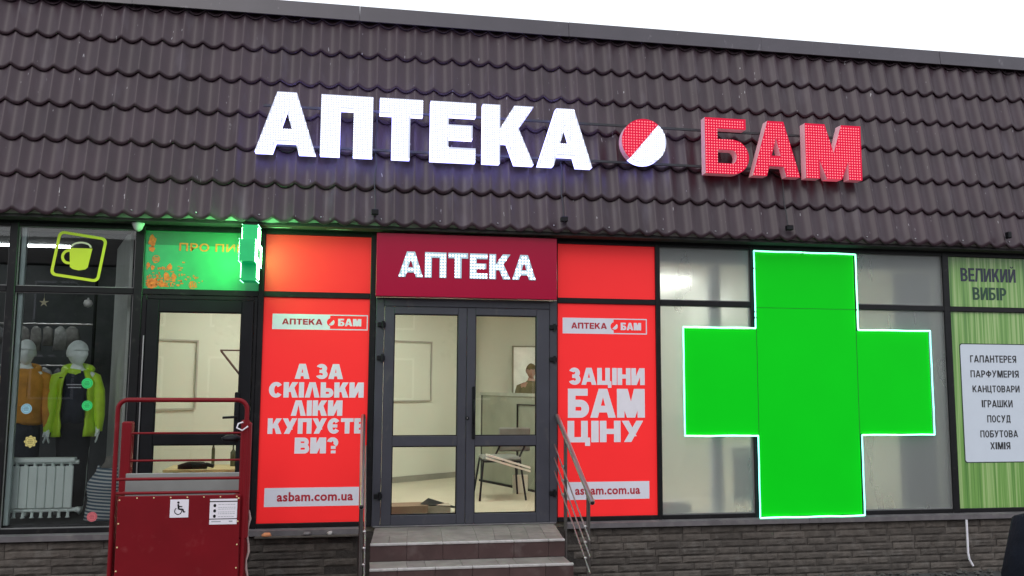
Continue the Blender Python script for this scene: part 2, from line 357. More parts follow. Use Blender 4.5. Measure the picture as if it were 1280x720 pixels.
def led_dots(polys, pitch, r, y, name, m, parent, ins=.006, test=None):
    """rows of small domed LEDs over the face of a letter"""
    xs = [p[0] for q in polys for p in q]; zs = [p[1] for q in polys for p in q]; mb = MB()
    z = min(zs)+pitch*.5
    while z < max(zs):
        x = min(xs)+pitch*.5
        while x < max(xs):
            ok = any(inside((x, z), q) for q in polys) and all(any(inside((x+dx, z+dz), q) for q in polys) for dx, dz in ((ins, 0), (-ins, 0), (0, ins), (0, -ins)))
            if ok and (test is None or test(x, z)):
                n = 6; vs = [(x+r*math.cos(2*PI*k/n), y, z+r*math.sin(2*PI*k/n)) for k in range(n)]+[(x+r*.6*math.cos(2*PI*k/n), y-r*.6, z+r*.6*math.sin(2*PI*k/n)) for k in range(n)]
                mb.add(vs, [(k, (k+1) % n, (k+1) % n+n, k+n) for k in range(n)]+[tuple(range(n, 2*n))])
            x += pitch
        z += pitch
    if not mb.v: return None
    return tag(mb.build(name, m, parent), kind='stuff')

# ================================================================ GROUND
def ground():
    g = MB(); g.add([(-400, -400, -.004), (400, -400, -.004), (400, 400, -.004), (-400, 400, -.004)], [(0, 1, 2, 3)]); struct('ground', g, M_ASPHALT)
    base = MB().box((-9, -.62, -.003), (12, -8.0, .012)); struct('pavement', base, M_MORTAR)
    # pavers near the building: parts of the pavement where they can be seen
    pav = bpy.data.objects['pavement']
    kerb = MB()
    for i in range(-9, 12): kerb.box((i+.004, -.62, 0), (i+.996, -.54, .05), .008)
    struct('kerb', kerb, M_PAVER)
    vs = MB().box((0, 0, 0), (.192, .096, .018), .004).mesh('paver', M_PAVER)
    k = 0
    rest = MB()
    for i in range(0, 30):
        for j in range(0, 70):
            x = 5.0-j*.2+i % 2*.1+2.4; y = -.724-i*.1
            if x > 5.6 and i < 14 and k < 200:
                o = bpy.data.objects.new('paver', vs); o.location = (x, y, .0125); o.rotation_euler = (random.uniform(-.01, .01), random.uniform(-.01, .01), 0); COL.objects.link(o); o.parent = pav; k += 1
            else: rest.box((x, y, .0125), (x+.192, y+.096, .030))
    tag(rest.build('paver', M_PAVER, pav), kind='stuff')
    # loose rubble and dirt at the foot of the wall
    rb = MB(); rnd = random.Random(3)
    for i in range(420):
        x = rnd.uniform(1.9, 7.4) if i % 4 else rnd.uniform(-4, 0); y = -.06-abs(rnd.gauss(0, .16)); r = rnd.uniform(.008, .032)
        if y < -.5: continue
        vs = [(x+r*rnd.uniform(.6, 1.3)*a, y+r*rnd.uniform(.6, 1.3)*b, max(0, r*.6+r*.7*c)) for a, b, c in ((1,0,0), (-1,0,0), (0,1,0), (0,-1,0), (0,0,1), (0,0,-.9))]
        rb.add(vs, [(0,2,4), (2,1,4), (1,3,4), (3,0,4), (2,0,5), (1,2,5), (3,1,5), (0,3,5)])
    o = rb.build('rubble', M_RUBBLE); tag(o, 'dark loose rubble and dirt along the foot of the stone wall', 'rubble', kind='stuff')
ground()

# ================================================================ BUILDING
bld = thing('shop_building', (2, 0, 0), 'single-storey shop block with brown metal tile roof, black window frames and dark split-stone base', 'building')
TH = math.radians(10); P_, Q_ = .1813, .3456
S_ = Vector((0, math.sin(TH), math.cos(TH))); N_ = Vector((0, -math.cos(TH), math.sin(TH)))
O_ = Vector((0, -.3, 3.22))
CAM = Vector((0, -8.2, 1.92))
def crest(u): return (math.sqrt(1.012)-math.sqrt(math.sin(PI*u)**2+.012))/(math.sqrt(1.012)-math.sqrt(.012))
def tile_mesh_data(v1=Q_):
    """one pressed tile module: rounded wave, stepped lower edge with a turned-down lip"""
    A, ST, EA = .030, .017, .034; nu, vv = 16, (0, .12, .5, 1.0)
    V = []; F = []
    for t in vv:
        for i in range(nu+1):
            u = -.5+i/nu; c = crest(u)
            v = t*v1 + (1-t)*(-EA*(1-c)) + t*(-EA*(1-c))
            h = A*c+ST*(1-t)-A-ST
            V.append(Vector((u*P_, 0, 0))+S_*v+N_*h)
    for j in range(len(vv)-1):
        for i in range(nu): a = j*(nu+1)+i; F.append((a, a+1, a+nu+2, a+nu+1))
    k = len(V)
    for i in range(nu+1): V.append(V[i]-N_*.022+S_*.004)
    for i in range(nu): F.append((i, k+i, k+i+1, i+1))
    return V, F
def build_roof():
    rf = MB()
    # roof body behind the tiles (dark boarding), soffit and flat top
    a = O_+S_*.10-N_*.068; b = O_+S_*2.30-N_*.068
    X0, X1 = -6.4, 10.4
    rf.add([(X0, a.y, a.z), (X1, a.y, a.z), (X1, b.y, b.z), (X0, b.y, b.z), (X0, 5.5, b.z), (X1, 5.5, b.z), (X0, 5.5, a.z), (X1, 5.5, a.z)],
           [(0, 1, 2, 3), (3, 2, 5, 4), (4, 5, 7, 6), (0, 3, 4, 6), (1, 7, 5, 2), (0, 6, 7, 1)])
    roof = rf.build('roof', mat('roof_board', (.03, .027, .028), .9), bld)
    V, F = tile_mesh_data(); V6, F6 = tile_mesh_data(.075); base = MB().add(V, F, True).mesh('roof_tile', M_ROOF)
    lip = len(F)-16; base6 = MB().add(V6, F6, True).mesh('roof_tile', M_ROOF)
    for k, p in enumerate(base.polygons): p.use_smooth = k < lip
    cells = []
    for i in range(-35, 57):
        for k in range(0, 7):
            X = .0835+i*P_; s = .1444+k*Q_; c = O_+S_*(s+.17)+Vector((X, 0, 0))
            if c.x < X0+.1 or c.x > X1-.1: continue
            d = c-CAM; inview = -3.75 < X+(0) < 7.6
            cells.append(((0 if inview else 1), (c-Vector((1.5, -8.2, 1.92))).length, X, s, k))
    cells.sort(); rest = MB()
    for n, (iv, d, X, s, k) in enumerate(cells):
        loc = O_+S_*s+Vector((X, 0, 0))-Vector((2, 0, 0))
        if n < 299 and k < 7:
            o = bpy.data.objects.new('roof_tile', base6 if k == 6 else base); o.location = loc; COL.objects.link(o); o.parent = roof
        else:
            kk = len(rest.v); rest.add([v+loc+Vector((2, 0, 0)) for v in (V6 if k == 6 else V)], F, True)
            for q in range(lip, len(F)): rest.sm[-len(F)+q] = False
    tag(rest.build('roof_tile', M_ROOF, roof), kind='stuff')
    # ridge cap: folded flashing pieces about two metres long
    e = O_+S_*2.215+N_*.028
    for j in range(8):
        x0 = X0+j*2.1; x1 = x0+2.1-.003; t = .0 if j % 2 else .003
        m = MB(); y = e.y-t
        poly = [(y, e.z), (y+.012, e.z-.004), (y+.034, e.z+.148), (1.1, e.z+.175), (1.1, e.z+.181), (y+.02, e.z+.156)]
        n = 6; m.add([(x0, a, b) for a, b in poly]+[(x1, a, b) for a, b in poly], [tuple(range(6)), tuple(range(6, 12))[::-1]]+[(i, i+n, (i+1) % n+n, (i+1) % n) for i in range(n)])
        m.build('ridge_cap', M_CAP, roof)
    # soffit under the eave and a ragged strip of membrane hanging from it
    sf = MB().box((X0, -.20, 3.345), (X1, .02, 3.357)); sf.build('soffit', mat('soffit_board', (.16, .15, .15), .8, var=.25), roof)
    mb = MB(); rnd = random.Random(5); n = 300; vs = []
    for i in range(n+1):
        x = -4.5+i*12.3/n; z = 3.335-.020*noise.noise((x*1.7, 0, 0))-.010*noise.noise((x*9, 2, 0)); y = -.21+.015*noise.noise((x*2.3, 5, 0))
        vs += [(x, y-.02, 3.385), (x, y-.004, z), (x, y+.07, z+.004)]
    for i in range(n):
        a = i*3; mb.add([], [])
        mb.f += [(a, a+3, a+4, a+1), (a+1, a+4, a+5, a+2)]; mb.sm += [True, True]
    mb.v += [tuple(v) for v in vs]
    mb.build('membrane', mat('membrane', (.26, .25, .26), .55, var=.3, scale=5), roof)
    # white screw heads along the lower row
    mb = MB()
    for i in range(-18, 40, 3):
        c = O_+S_*(.1444+.035)+Vector((.0835+i*P_+.06, 0, 0))-N_*.024
        mb.lathe((c.x, c.y, c.z), [(.007, .004), (.006, -.006), (.002, -.009)], 6, 'y')
    tag(mb.build('screw', mat('screw', (.5, .5, .52), .4), roof), kind='stuff')
    return roof
ROOF = build_roof()

# walls of the block (behind, sides) and plinth with stone slips
def build_walls():
    w = MB(); w.box((-6.3, .10, 3.26), (10.3, .30, 3.34)); w.box((-6.3, .3, 0), (-6.1, 5.4, 3.34)); w.box((10.1, .3, 0), (10.3, 5.4, 3.34)); w.box((-6.1, 5.2, 0), (10.1, 5.4, 3.34))
    w.box((-6.3, .062, 0), (-4.55, .3, 3.26)); w.box((7.42, .062, 0), (10.3, .3, 3.26))
    w.build('wall', mat('render_grey', (.22, .2, .19), .9, var=.12, bump=.3), bld)
    hd = MB().box((-6.3, -.03, 3.295), (10.3, .09, 3.343)); hd.build('header', M_FRAME, bld)
    pl = MB().box((-6.3, -.012, 0), (10.3, .25, .53)).build('plinth', M_MORTAR, bld)
    variants = []
    for v in range(7):
        rnd = random.Random(v+20); nx, nz = 8, 4; V = []; F = []
        for j in range(nz+1):
            for i in range(nx+1):
                x, z = i/nx, j/nz; e = min(i, nx-i, 1.0)*min(j, nz-j, 1.0)
                y = -.004-.009*e-(rnd.uniform(0, .004) if e else 0)-.006*noise.noise((x*3, z*2, v*3.1))*e
                V.append((x+(rnd.uniform(-.004, .004) if 0 < i < nx else 0), y, z))
        k = nx+1
        F += [(j*k+i, j*k+i+1, (j+1)*k+i+1, (j+1)*k+i) for j in range(nz) for i in range(nx)]
        me = MB().add(V, F).mesh('brick', M_BRICK); variants.append((me, V, F))
    P = []
    rnd = random.Random(11); h = .0685
    for c in range(8):
        z0 = .516-(c+1)*h; x = -6.3
        if z0 < -.04: z0 = 0
        while x < 10.2:
            L = rnd.choice((.19, .24, .28, .33, .38)) if x > 1 else rnd.choice((.34, .45, .52, .3))
            if not (x+L > .02 and x < 1.85): P.append((x, z0, L-.0035, h-.0045+(.001 if c % 2 else 0), rnd.randrange(7), rnd.uniform(-.006, .004)))
            x += L
    P.sort(key=lambda q: (0 if -3.4 < q[0] < 7.1 else 1, abs(q[0]-2.5)))
    rest = MB()
    for n, (x, z, L, H, v, dy) in enumerate(P):
        me, V, F = variants[v]
        if n < 299:
            o = bpy.data.objects.new('brick', me); o.location = (x-2, -.012+dy, z); o.scale = (L, 1, H); COL.objects.link(o); o.parent = pl
        else: rest.add([(x+a*L, -.012+dy+b, z+c*H) for a, b, c in V], F)
    if rest.v: tag(rest.build('brick', M_BRICK, pl), kind='stuff')
    # metal sill strips, butted
    xs = [-6.3, -3.05, -.93, .02]; 
    for x0, x1 in ((-6.3, -3.02), (-3.02, -1.0), (-.99, .035), (1.93, 4.4), (4.4, 7.0), (7.0, 10.3)):
        s = MB(); s.add([(x0, -.085, .532), (x0, -.088, .578), (x0, -.03, .588), (x0, .02, .588), (x0, .02, .532)]+[(x1-.003, -.085, .532), (x1-.003, -.088, .578), (x1-.003, -.03, .588), (x1-.003, .02, .588), (x1-.003, .02, .532)],
              [(0,1,2,3,4), (9,8,7,6,5)]+[(i, i+5, (i+1) % 5+5, (i+1) % 5) for i in range(5)]); s.build('sill', M_SILL, bld)
    # rain drip tube hanging below the sill on the right
    d = MB().tube([(6.12, -.10, .53), (6.12, -.10, .2), (6.13, -.10, .14), (6.17, -.10, .07)], .011, 8); d.build('drip_tube', M_WHITE, bld)
build_walls()

# facade window frames -------------------------------------------------
ZB, ZT, T0, T1 = .63, 3.255, 2.67, 2.723
def rails(name, parts, m, parent, y0=-.03, y1=.05):
    f = MB()
    for i, (x0, z0, x1, z1) in enumerate(parts): f.box((x0, y0-(.0006*(i % 5)), z0), (x1, y1, z1), .004)
    return f.build(name, m, parent)
def window(x0, x1, zb=ZB, name='window', m=M_GLASSD, panes=((ZB, T0), (T1, ZT)), th=.006):
    w = MB().box((x0-.002, .03, zb-.004), (x1+.002, .0345, zb)); o = w.build(name, M_FRAME, bld)
    for z0, z1 in panes:
        # rubber bead round each pane
        MB().box((x0, -.004, z0), (x1, -.004+th, z1)).build('pane', m, o)
        b = MB(); e = .008
        for a in ((x0, z0, x1, z0+e), (x0, z1-e, x1, z1), (x0, z0+e, x0+e, z1-e), (x1-e, z0+e, x1, z1-e)): b.box((a[0], -.012, a[1]), (a[2], -.0045, a[3]))
        b.build('bead', mat('pale_bead', (.20, .20, .20), .5), o)
    return o
# members: mullions and the transom, each its own part
for x0, x1 in ((-4.6, -4.53), (-3.085, -3.015), (-2.035, -1.957), (-.952, -.902), (.060, .118), (1.853, 1.862), (2.857, 2.903), (3.862, 3.905), (5.0, 5.04), (6.036, 6.108), (7.35, 7.42)):
    MB().box((x0, -.035, .588 if not .05 < x0 < .1 and x0 != 1.853 else .588), (x1, .06, 3.294), .005).build('mullion', M_FRAME, bld)
for x0, x1 in ((-4.53, -3.085), (-3.015, -2.035), (-1.957, -.952), (-.902, .060), (1.862, 2.857), (2.903, 3.862), (3.905, 5.0), (5.04, 6.036), (6.108, 7.35)):
    MB().box((x0, -.031, T0), (x1, .055, T1), .004).build('transom', M_FRAME, bld)
    MB().box((x0, -.031, ZT), (x1, .055, 3.294), .004).build('top_rail', M_FRAME, bld)
    if not (-1.96 < x0 < -1.9): MB().box((x0, -.031, .589), (x1, .055, ZB), .004).build('bottom_rail', M_FRAME, bld)
window(-4.53, -3.085); window(-3.015, -2.035); window(2.903, 3.862, m=M_FROST, th=.007); window(5.04, 6.036, m=M_FROST, th=.007)
window(3.905, 5.0, m=M_FROST, th=.007)

# striped green windows at the right end
def striped():
    m = bpy.data.materials.new('green_stripes'); m.use_nodes = True; n = m.node_tree.nodes; l = m.node_tree.links; b = n['Principled BSDF']
    g = n.new('ShaderNodeNewGeometry'); mp = n.new('ShaderNodeMapping'); mp.inputs['Scale'].default_value = (1, 0, 0.01); l.new(g.outputs['Position'], mp.inputs[0])
    nz = n.new('ShaderNodeTexNoise'); nz.inputs['Scale'].default_value = 26; nz.inputs['Detail'].default_value = 3; nz.inputs['Roughness'].default_value = .75; l.new(mp.outputs[0], nz.inputs[0])
    cr = n.new('ShaderNodeValToRGB'); l.new(nz.outputs[0], cr.inputs[0]); e = cr.color_ramp.elements
    e[0].position = .34; e[0].color = (.085, .22, .045, 1); e[1].position = .66; e[1].color = (.36, .52, .21, 1)
    q = cr.color_ramp.elements.new(.5); q.color = (.19, .38, .09, 1); q = cr.color_ramp.elements.new(.56); q.color = (.32, .48, .18, 1)
    l.new(cr.outputs[0], b.inputs['Base Color']); b.inputs['Roughness'].default_value = .3
    s = thing('striped_window_sign', (6.7, -.01, ZB), 'green striped window film with a white list of goods, right of the green cross', 'sign')
    MB().box((6.108, -.006, ZB), (7.35, .004, T0)).build('lower_film', m, s); MB().box((6.108, -.006, T1), (7.35, .004, ZT)).build('upper_film', m, s)
    MD = mat('dark_green_print', (.012, .055, .028), .4); MN = mat('navy_print', (.016, .022, .045), .4, var=.2, scale=30)
    print_polys(line_polys('ВЕЛИКИЙ', 6.262, 6.925, 2.995, 3.14, .26, .16, .08, False), -.0075, 'lettering', MN, s)
    print_polys(line_polys('ВИБІР', 6.395, 6.80, 2.80, 2.935, .26, .16, .09), -.0075, 'lettering', MD, s)
    def rr(x0, z0, x1, z1, r=.03): 
        return [(cx+r*math.cos(math.radians(a)), cz+r*math.sin(math.radians(a))) for cx, cz, a0 in ((x1-r, z1-r, 0), (x0+r, z1-r, 90), (x0+r, z0+r, 180), (x1-r, z0+r, 270)) for a in range(a0, a0+91, 15)]
    MB().flat(rr(6.205, 1.09, 7.05, 2.335), -.0075).build('border', mat('dark_print', (.015, .03, .02), .4), s)
    MB().flat(rr(6.215, 1.10, 7.04, 2.325, .025), -.0085).build('list_board', mat('list_white', (.62, .68, .76), .35, var=.02), s)
    D = mat('black_print', (.02, .02, .025), .4)
    for t, x0, x1, z0, z1 in (('ГАЛАНТЕРЕЯ', 6.325, 6.872, 2.135, 2.21), ('ПАРФУМЕРІЯ', 6.32, 6.893, 1.978, 2.052), ('КАНЦТОВАРИ', 6.335, 6.893, 1.822, 1.893), ('ІГРАШКИ', 6.435, 6.80, 1.665, 1.74),
                              ('ПОСУД', 6.490, 6.765, 1.507, 1.582), ('ПОБУТОВА', 6.40, 6.845, 1.352, 1.425), ('ХІМІЯ', 6.51, 6.745, 1.228, 1.302)):
        print_polys(line_polys(t, x0, x1, z0, z1, .22, .16, .13, False), -.0095, 'lettering', D, s)
striped()

# ================================================================ RED PANELS
def rect(mb, x0, z0, x1, z1, y): return mb.flat(R4(x0, z0, x1, z1), y)
def logo(s, x0, x1, z0, z1, y):
    """small АПТЕКА / БАМ plate: pale left half, outlined red right half, red and white ball between"""
    w = x1-x0; h = z1-z0; xm = x0+w*.60; b = MB(); t = h*.07
    rect(b, x0, z0, xm, z1, y); rect(b, xm, z1-t, x1, z1, y-.0002); rect(b, xm, z0, x1, z0+t, y-.0002); rect(b, x1-t, z0+t, x1, z1-t, y-.0002)
    b.build('plate', M_PALE, s)
    print_polys(line_polys('АПТЕКА', x0+w*.10, x0+w*.52, z0+h*.32, z0+h*.70, .24, .2, .1), y-.001, 'lettering', M_PRINTRED, s)
    print_polys(line_polys('БАМ', x0+w*.685, x0+w*.93, z0+h*.26, z0+h*.74, .3, .22, .05), y-.001, 'lettering', M_WHITE, s)
    c = (xm+w*.012, (z0+z1)/2); r = h*.21
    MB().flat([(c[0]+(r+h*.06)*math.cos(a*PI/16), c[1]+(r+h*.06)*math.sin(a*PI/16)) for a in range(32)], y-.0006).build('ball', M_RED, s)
    MB().flat([(c[0]+r*math.cos(math.radians(-135+a)), c[1]+r*math.sin(math.radians(-135+a))) for a in range(0, 181, 12)], y-.0012).build('ball', M_WHITE, s)
def poster(x0, x1, lab, lines, lg, url):
    s = thing('poster', ((x0+x1)/2, -.01, ZB), lab, 'poster', 'red pharmacy posters beside the door'); y = -.012
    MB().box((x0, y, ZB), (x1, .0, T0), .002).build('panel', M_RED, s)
    logo(s, *lg, y-.001)
    for t, a, b, z0, z1, st in lines: print_polys(line_polys(t, a, b, z0, z1, st, .245, .045), y-.0012, 'lettering', M_WHITE, s)
    a, b, z0, z1 = url; rect(MB(), a, z0, b, z1, y-.001).build('address_strip', M_PALE, s)
    w = b-a; h = z1-z0
    font_polys(None, 'asbam.com.ua', a+w*.125, a+w*.89, z0+h*.27, z0+h*.77, y-.0022, 'lettering', M_PRINTRED, s, .028)
poster(-.902, .060, 'tall red poster left of the double door asking "А ЗА СКІЛЬКИ ЛІКИ КУПУЄТЕ ВИ?"',
       [('А ЗА', -.605, -.17, 1.922, 2.06, .36), ('СКІЛЬКИ', -.83, .022, 1.752, 1.892, .31), ('ЛІКИ', -.63, -.168, 1.586, 1.727, .31), ('КУПУЄТЕ', -.83, .045, 1.424, 1.564, .30), ('ВИ?', -.587, -.197, 1.246, 1.39, .33)],
       (-.821, .045, 2.375, 2.518), (-.838, .045, .775, .942))
poster(1.862, 2.857, 'red poster right of the double door reading "ЗАЦІНИ БАМ ЦІНУ"',
       [('ЗАЦІНИ', 1.975, 2.74, 1.88, 2.045, .30), ('БАМ', 1.965, 2.738, 1.564, 1.843, .28), ('ЦІНУ', 1.961, 2.72, 1.33, 1.535, .27)],
       (1.914, 2.768, 2.376, 2.53), (1.929, 2.775, .788, .955))
for x0, x1, lab in ((-.902, .108, 'plain red upper panel beside the small green cross sign'), (1.862, 2.857, 'plain red upper panel between the dark red sign and the frosted window')):
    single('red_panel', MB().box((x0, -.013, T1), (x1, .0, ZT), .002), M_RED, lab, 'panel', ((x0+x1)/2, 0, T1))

# dark red box over the door with LED letters
def door_sign():
    s = thing('led_sign', (.97, -.08, 2.69), 'dark red box over the double door with dotted white LED letters "АПТЕКА"', 'sign')
    MB().box((.109, -.15, 2.69), (1.826, -.045, 3.282), .003).build('box', M_WINE, s)
    ML = emit_mat('led_white', (.80, .82, 1.0), 3.4)
    MF = mat('led_face', (.38, .50, .52), .5, emit=(.4, .55, .8), es=.3)
    x0, x1, z0, z1 = .313, 1.618, 2.872, 3.112; tot = .95+.84+.78+.7+.85+.95+.07*5; k = (x1-x0)/tot; x = x0
    for c in 'АПТЕКА':
        w = WID[c]*k; P = [[(x+a, z0+b) for a, b in p] for p in glyph(c, w, z1-z0, .27*k, .052)]
        o = print_polys(P, -.156, 'letter', MF, s, th=.005)
        led_dots(P, .0285, .0088, -.158, 'led_dots', ML, o, .004); x += w+.07*k
door_sign()

# ================================================================ ROOF SIGN
def roof_sign():
    s = thing('roof_sign', (2.0, -.2, 3.96), 'large lit sign on the brown roof: white "АПТЕКА", a red and white ball and red "БАМ"', 'sign')
    MFW = mat('letter_face_white', (.35, .35, .4), .5, emit=(.68, .74, 1.0), es=.62, var=.02)
    MDW = emit_mat('led_cool', (.84, .88, 1.0), 2.3)
    MFR = mat('letter_face_red', (.40, .006, .03), .6, spec=.2, emit=(1.0, .002, .06), es=.42, var=.05)
    MDR = emit_mat('led_red', (1.0, .26, .30), 1.8, (.3, .05, .05))
    MSW = mat('letter_side_blue_glow', (.62, .60, .68), .4, emit=(.36, .36, 1), es=4.5)
    MSR = mat('letter_side_pink_glow', (.72, .50, .54), .4, emit=(1, .2, .28), es=.16)
    z0, H = 3.962, .566
    yf, yb = -.30, -.20
    def let(c, x0, x1, st, bar, red=False, polys=None):
        P = polys or [[(x0+a, z0+b) for a, b in p] for p in glyph(c, x1-x0, H, st, bar)]
        mb = MB()
        for i, p in enumerate(P): mb.prism(p, yf-i*.00015, yb)
        o = mb.build('letter', MFR if red else MFW, s)
        # the sides emit an added glow, standing in for the halo on the roof
        me = o.data; me.materials.append(MSR if red else MSW)
        for f in me.polygons:
            if abs(f.normal.y) < .5: f.material_index = 1
        led_dots(P, .0275 if red else .0225, .0060 if red else .0068, yf-.001-.00015*len(P), 'led_dots', MDR if red else MDW, o, .006)
    let('А', -1.0, -.464, .150, .125); let('П', -.425, .047, .175, .128); let('Т', .107, .507, .168, .150)
    let('Е', .580, 1.007, .170, .128); let('К', 1.075, 1.566, .165, .1); let('А', 1.610, 2.140, .150, .125)
    let('Б', 3.293, 3.752, .130, .108, True); let('А', 3.790, 4.297, .150, .115, True); let('М', 4.362, 4.978, .150, .1, True)
    # ball: red upper left half, white lower right half
    cx, cz, r = 2.664, 4.247, .226
    hp = lambda a0: [(cx+r*math.cos(math.radians(a0+a)), cz+r*math.sin(math.radians(a0+a))) for a in range(0, 181, 9)]
    for a0, red in ((50, True), (-130, False)): let('', 0, 0, 0, 0, red, [hp(a0)])
    # two horizontal carrier rails and the uprights that bolt them to the roof
    MR = mat('dark_rail', (.02, .02, .024), .5)
    for z in (4.425, 4.055): MB().box((-.95, -.198, z-.011), (4.95, -.178, z+.011)).build('rail', MR, s)
    for x in (-.8, -.30, .30, .82, 1.16, 1.9, 2.66, 3.36, 4.05, 4.9):
        for z in (4.425, 4.055):
            y = -.3+(z-3.22)*math.tan(TH); MB().tube([(x, -.19, z), (x, y+.03, z)], .012, 6).build('bracket', MR, s)
    # feed cables down to small junction boxes by the eave
    for x, zt in ((.082, 4.42), (1.86, 4.42), (4.16, 4.45)):
        pts = []
        for i in range(9):
            t = i/8; z = zt+(3.46-zt)*t; y = -.3+(z-3.22)*math.tan(TH)-.012; pts.append((x+.008*math.sin(i*1.9), min(y, -.19) if t < .12 else y, z))
        MB().tube(pts, .006, 6).build('cable', MR, s)
        MB().box((x-.03, -.33, 3.42), (x+.035, -.27, 3.47), .006).build('junction_box', M_BLACK, s)
roof_sign()
single('eave_cable', MB().tube([(-.93+i*.115, -.10, 3.312-.006*math.sin(i*1.3)) for i in range(10)], .005, 6), mat('pale_cable', (.5, .52, .5), .5), 'thin pale cable sagging under the roof edge above the left red panel', 'cable', (-.4, -.1, 3.3))
single('eave_cable', MB().tube([(1.86+i*.105, -.10, 3.318-.004*math.sin(i*.9)) for i in range(10)], .005, 6), MATS['pale_cable'], 'thin pale cable under the roof edge above the right red panel', 'cable', (2.3, -.1, 3.3))
single('roof_vent', MB().box((6.60, -.33, 3.42), (6.64, -.27, 3.49), .008), M_BLACK, 'small black bracket on the roof edge above the striped window', 'bracket', (6.62, -.3, 3.42))

# ================================================================ BIG GREEN CROSS
def cross():
    s = thing('pharmacy_cross', (4.45, -.05, .6), 'huge bright green cross with a glowing white-green outline in front of the right-hand windows', 'sign')
    y = -.062
    X = (3.135, 3.905, 4.990, 5.812); Z = (.603, 1.400, 2.442, 3.225); ZM = 2.66
    for a, b, c, d in ((X[1], Z[0], X[2], ZM), (X[1], ZM+.004, X[2], Z[3]), (X[0], Z[1], X[1]-.006, Z[2]), (X[2]+.006, Z[1], X[3], Z[2])):
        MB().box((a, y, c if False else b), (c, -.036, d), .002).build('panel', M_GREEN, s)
    MB().box((X[1]-.0058, y+.002, Z[1]), (X[1]-.0002, -.037, Z[2])).build('joint', M_JOINT, s); MB().box((X[2]+.0002, y+.002, Z[1]), (X[2]+.0058, -.037, Z[2])).build('joint', M_JOINT, s)
    MB().box((X[1], y+.0015, ZM+.0002), (X[2], -.038, ZM+.0038)).build('joint', M_JOINT, s)
    ME = emit_mat('neon_green', (.22, 1.0, .58), 2.9); 
    ME2 = emit_mat('neon_cyan', (.12, .90, .80), 1.9)
    o = .012; yy = y-.012
    pts = [(X[0]-o, Z[2]+o), (X[1]-o-.006, Z[2]+o), (X[1]-o-.006, Z[3]+o), (X[2]+o+.006, Z[3]+o), (X[2]+o+.006, Z[2]+o), (X[3]+o, Z[2]+o), (X[3]+o, Z[1]-o), (X[2]+o+.006, Z[1]-o), (X[2]+o+.006, Z[0]-o), (X[1]-o-.006, Z[0]-o), (X[1]-o-.006, Z[1]-o), (X[0]-o, Z[1]-o)]
    for i in range(12):
        (a, b), (c, d) = pts[i], pts[(i+1) % 12]
        vert = abs(a-c) < .01
        n = max(2, int(math.hypot(c-a, d-b)/.12)); P = [(a+(c-a)*t/n, yy+.002*math.sin(t*2.1+i), b+(d-b)*t/n+(0 if vert else .0022*math.sin(t*1.7+i))) for t in range(n+1)]
        MB().tube(P, .0078, 8).build('light_tube', ME2 if vert and i in (1, 5, 11, 9, 7) else ME, s)
    for x, z in ((X[1]-.018, 3.06), (X[1]-.018, 2.62), (X[1]-.018, 2.56), (X[2]+.018, 2.66), (4.42, Z[3]+o)):
        MB().box((x-.014, yy-.006, z-.008), (x+.014, yy+.01, z+.008), .002).build('clip', M_BLACK, s)
cross()

# ================================================================ SMALL PROJECTING CROSS SIGN
def side_cross():
    s = thing('led_cross_sign', (-.98, -.05, 2.72), 'small glowing green LED cross sign sticking out from the wall above the left door', 'sign')
    G = mat('sign_green_case', (.01, .42, .12), .45, emit=(.0, .8, .25), es=.22)
    E = emit_mat('led_green_face', (.20, 1.0, .27), 42); D = emit_mat('led_green', (.25, 1, .5), 6)
    yc, zc, a, b = -.37, 3.015, .245, .095
    c = [(-a, b), (-b, b), (-b, a), (b, a), (b, b), (a, b), (a, -b), (b, -b), (b, -a), (-b, -a), (-b, -b), (-a, -b)]
    x0, x1 = -1.055, -.925
    def pr(k, xa, xb, name, m):
        n = 12; q = [(yc+u*k, zc+v*k) for u, v in c]
        return MB().add([(xa, u, v) for u, v in q]+[(xb, u, v) for u, v in q], [tuple(range(12)), tuple(range(12, 24))[::-1]]+[(i, i+n, (i+1) % n+n, (i+1) % n) for i in range(n)]).build(name, m, s)
    pr(1, x0, x1, 'case', G)
    for xa, xb in ((x0-.004, x0-.0005), (x1+.0005, x1+.004)): pr(.90, xa, xb, 'lit_face', E)
    m = MB()   # LED beads along the rims of the case
    for x in (x0-.002, x1+.002):
        for i in range(12):
            (u0, v0), (u1, v1) = c[i], c[(i+1) % 12]; L = math.hypot(u1-u0, v1-v0); k = max(1, int(L/.034))
            for t in range(k): m.lathe((x, yc+u0+(u1-u0)*t/k, zc+v0+(v1-v0)*t/k), [(.0042, -.003), (.003, .003)], 6, 'x')
    tag(m.build('led_dots', D, s), kind='stuff')
    pr(.42, x1+.0045, x1+.006, 'inner_cross', mat('inner_green', (.02, .25, .1), .5, emit=(.05, .9, .4), es=.5))
    MB().tube([(-.99, -.13, 3.015), (-.99, -.03, 3.015)], .014, 8).build('bracket', M_BLACK, s)
side_cross()
def flood():
    s = thing('wall_lamp', (-2.0, -.1, 3.24), 'small round lamp housing under the roof edge at the mullion left of the green glass', 'lamp')
    MB().lathe((-2.0, -.12, 3.255), [(.012, -.03), (.034, -.012), (.052, .03), (.055, .045)], 14).build('shade', mat('lamp_shade_white', (.55, .6, .57), .4), s)
    MB().box((-2.02, -.12, 3.30), (-1.98, -.03, 3.325), .004).build('arm', M_BLACK, s)
flood()

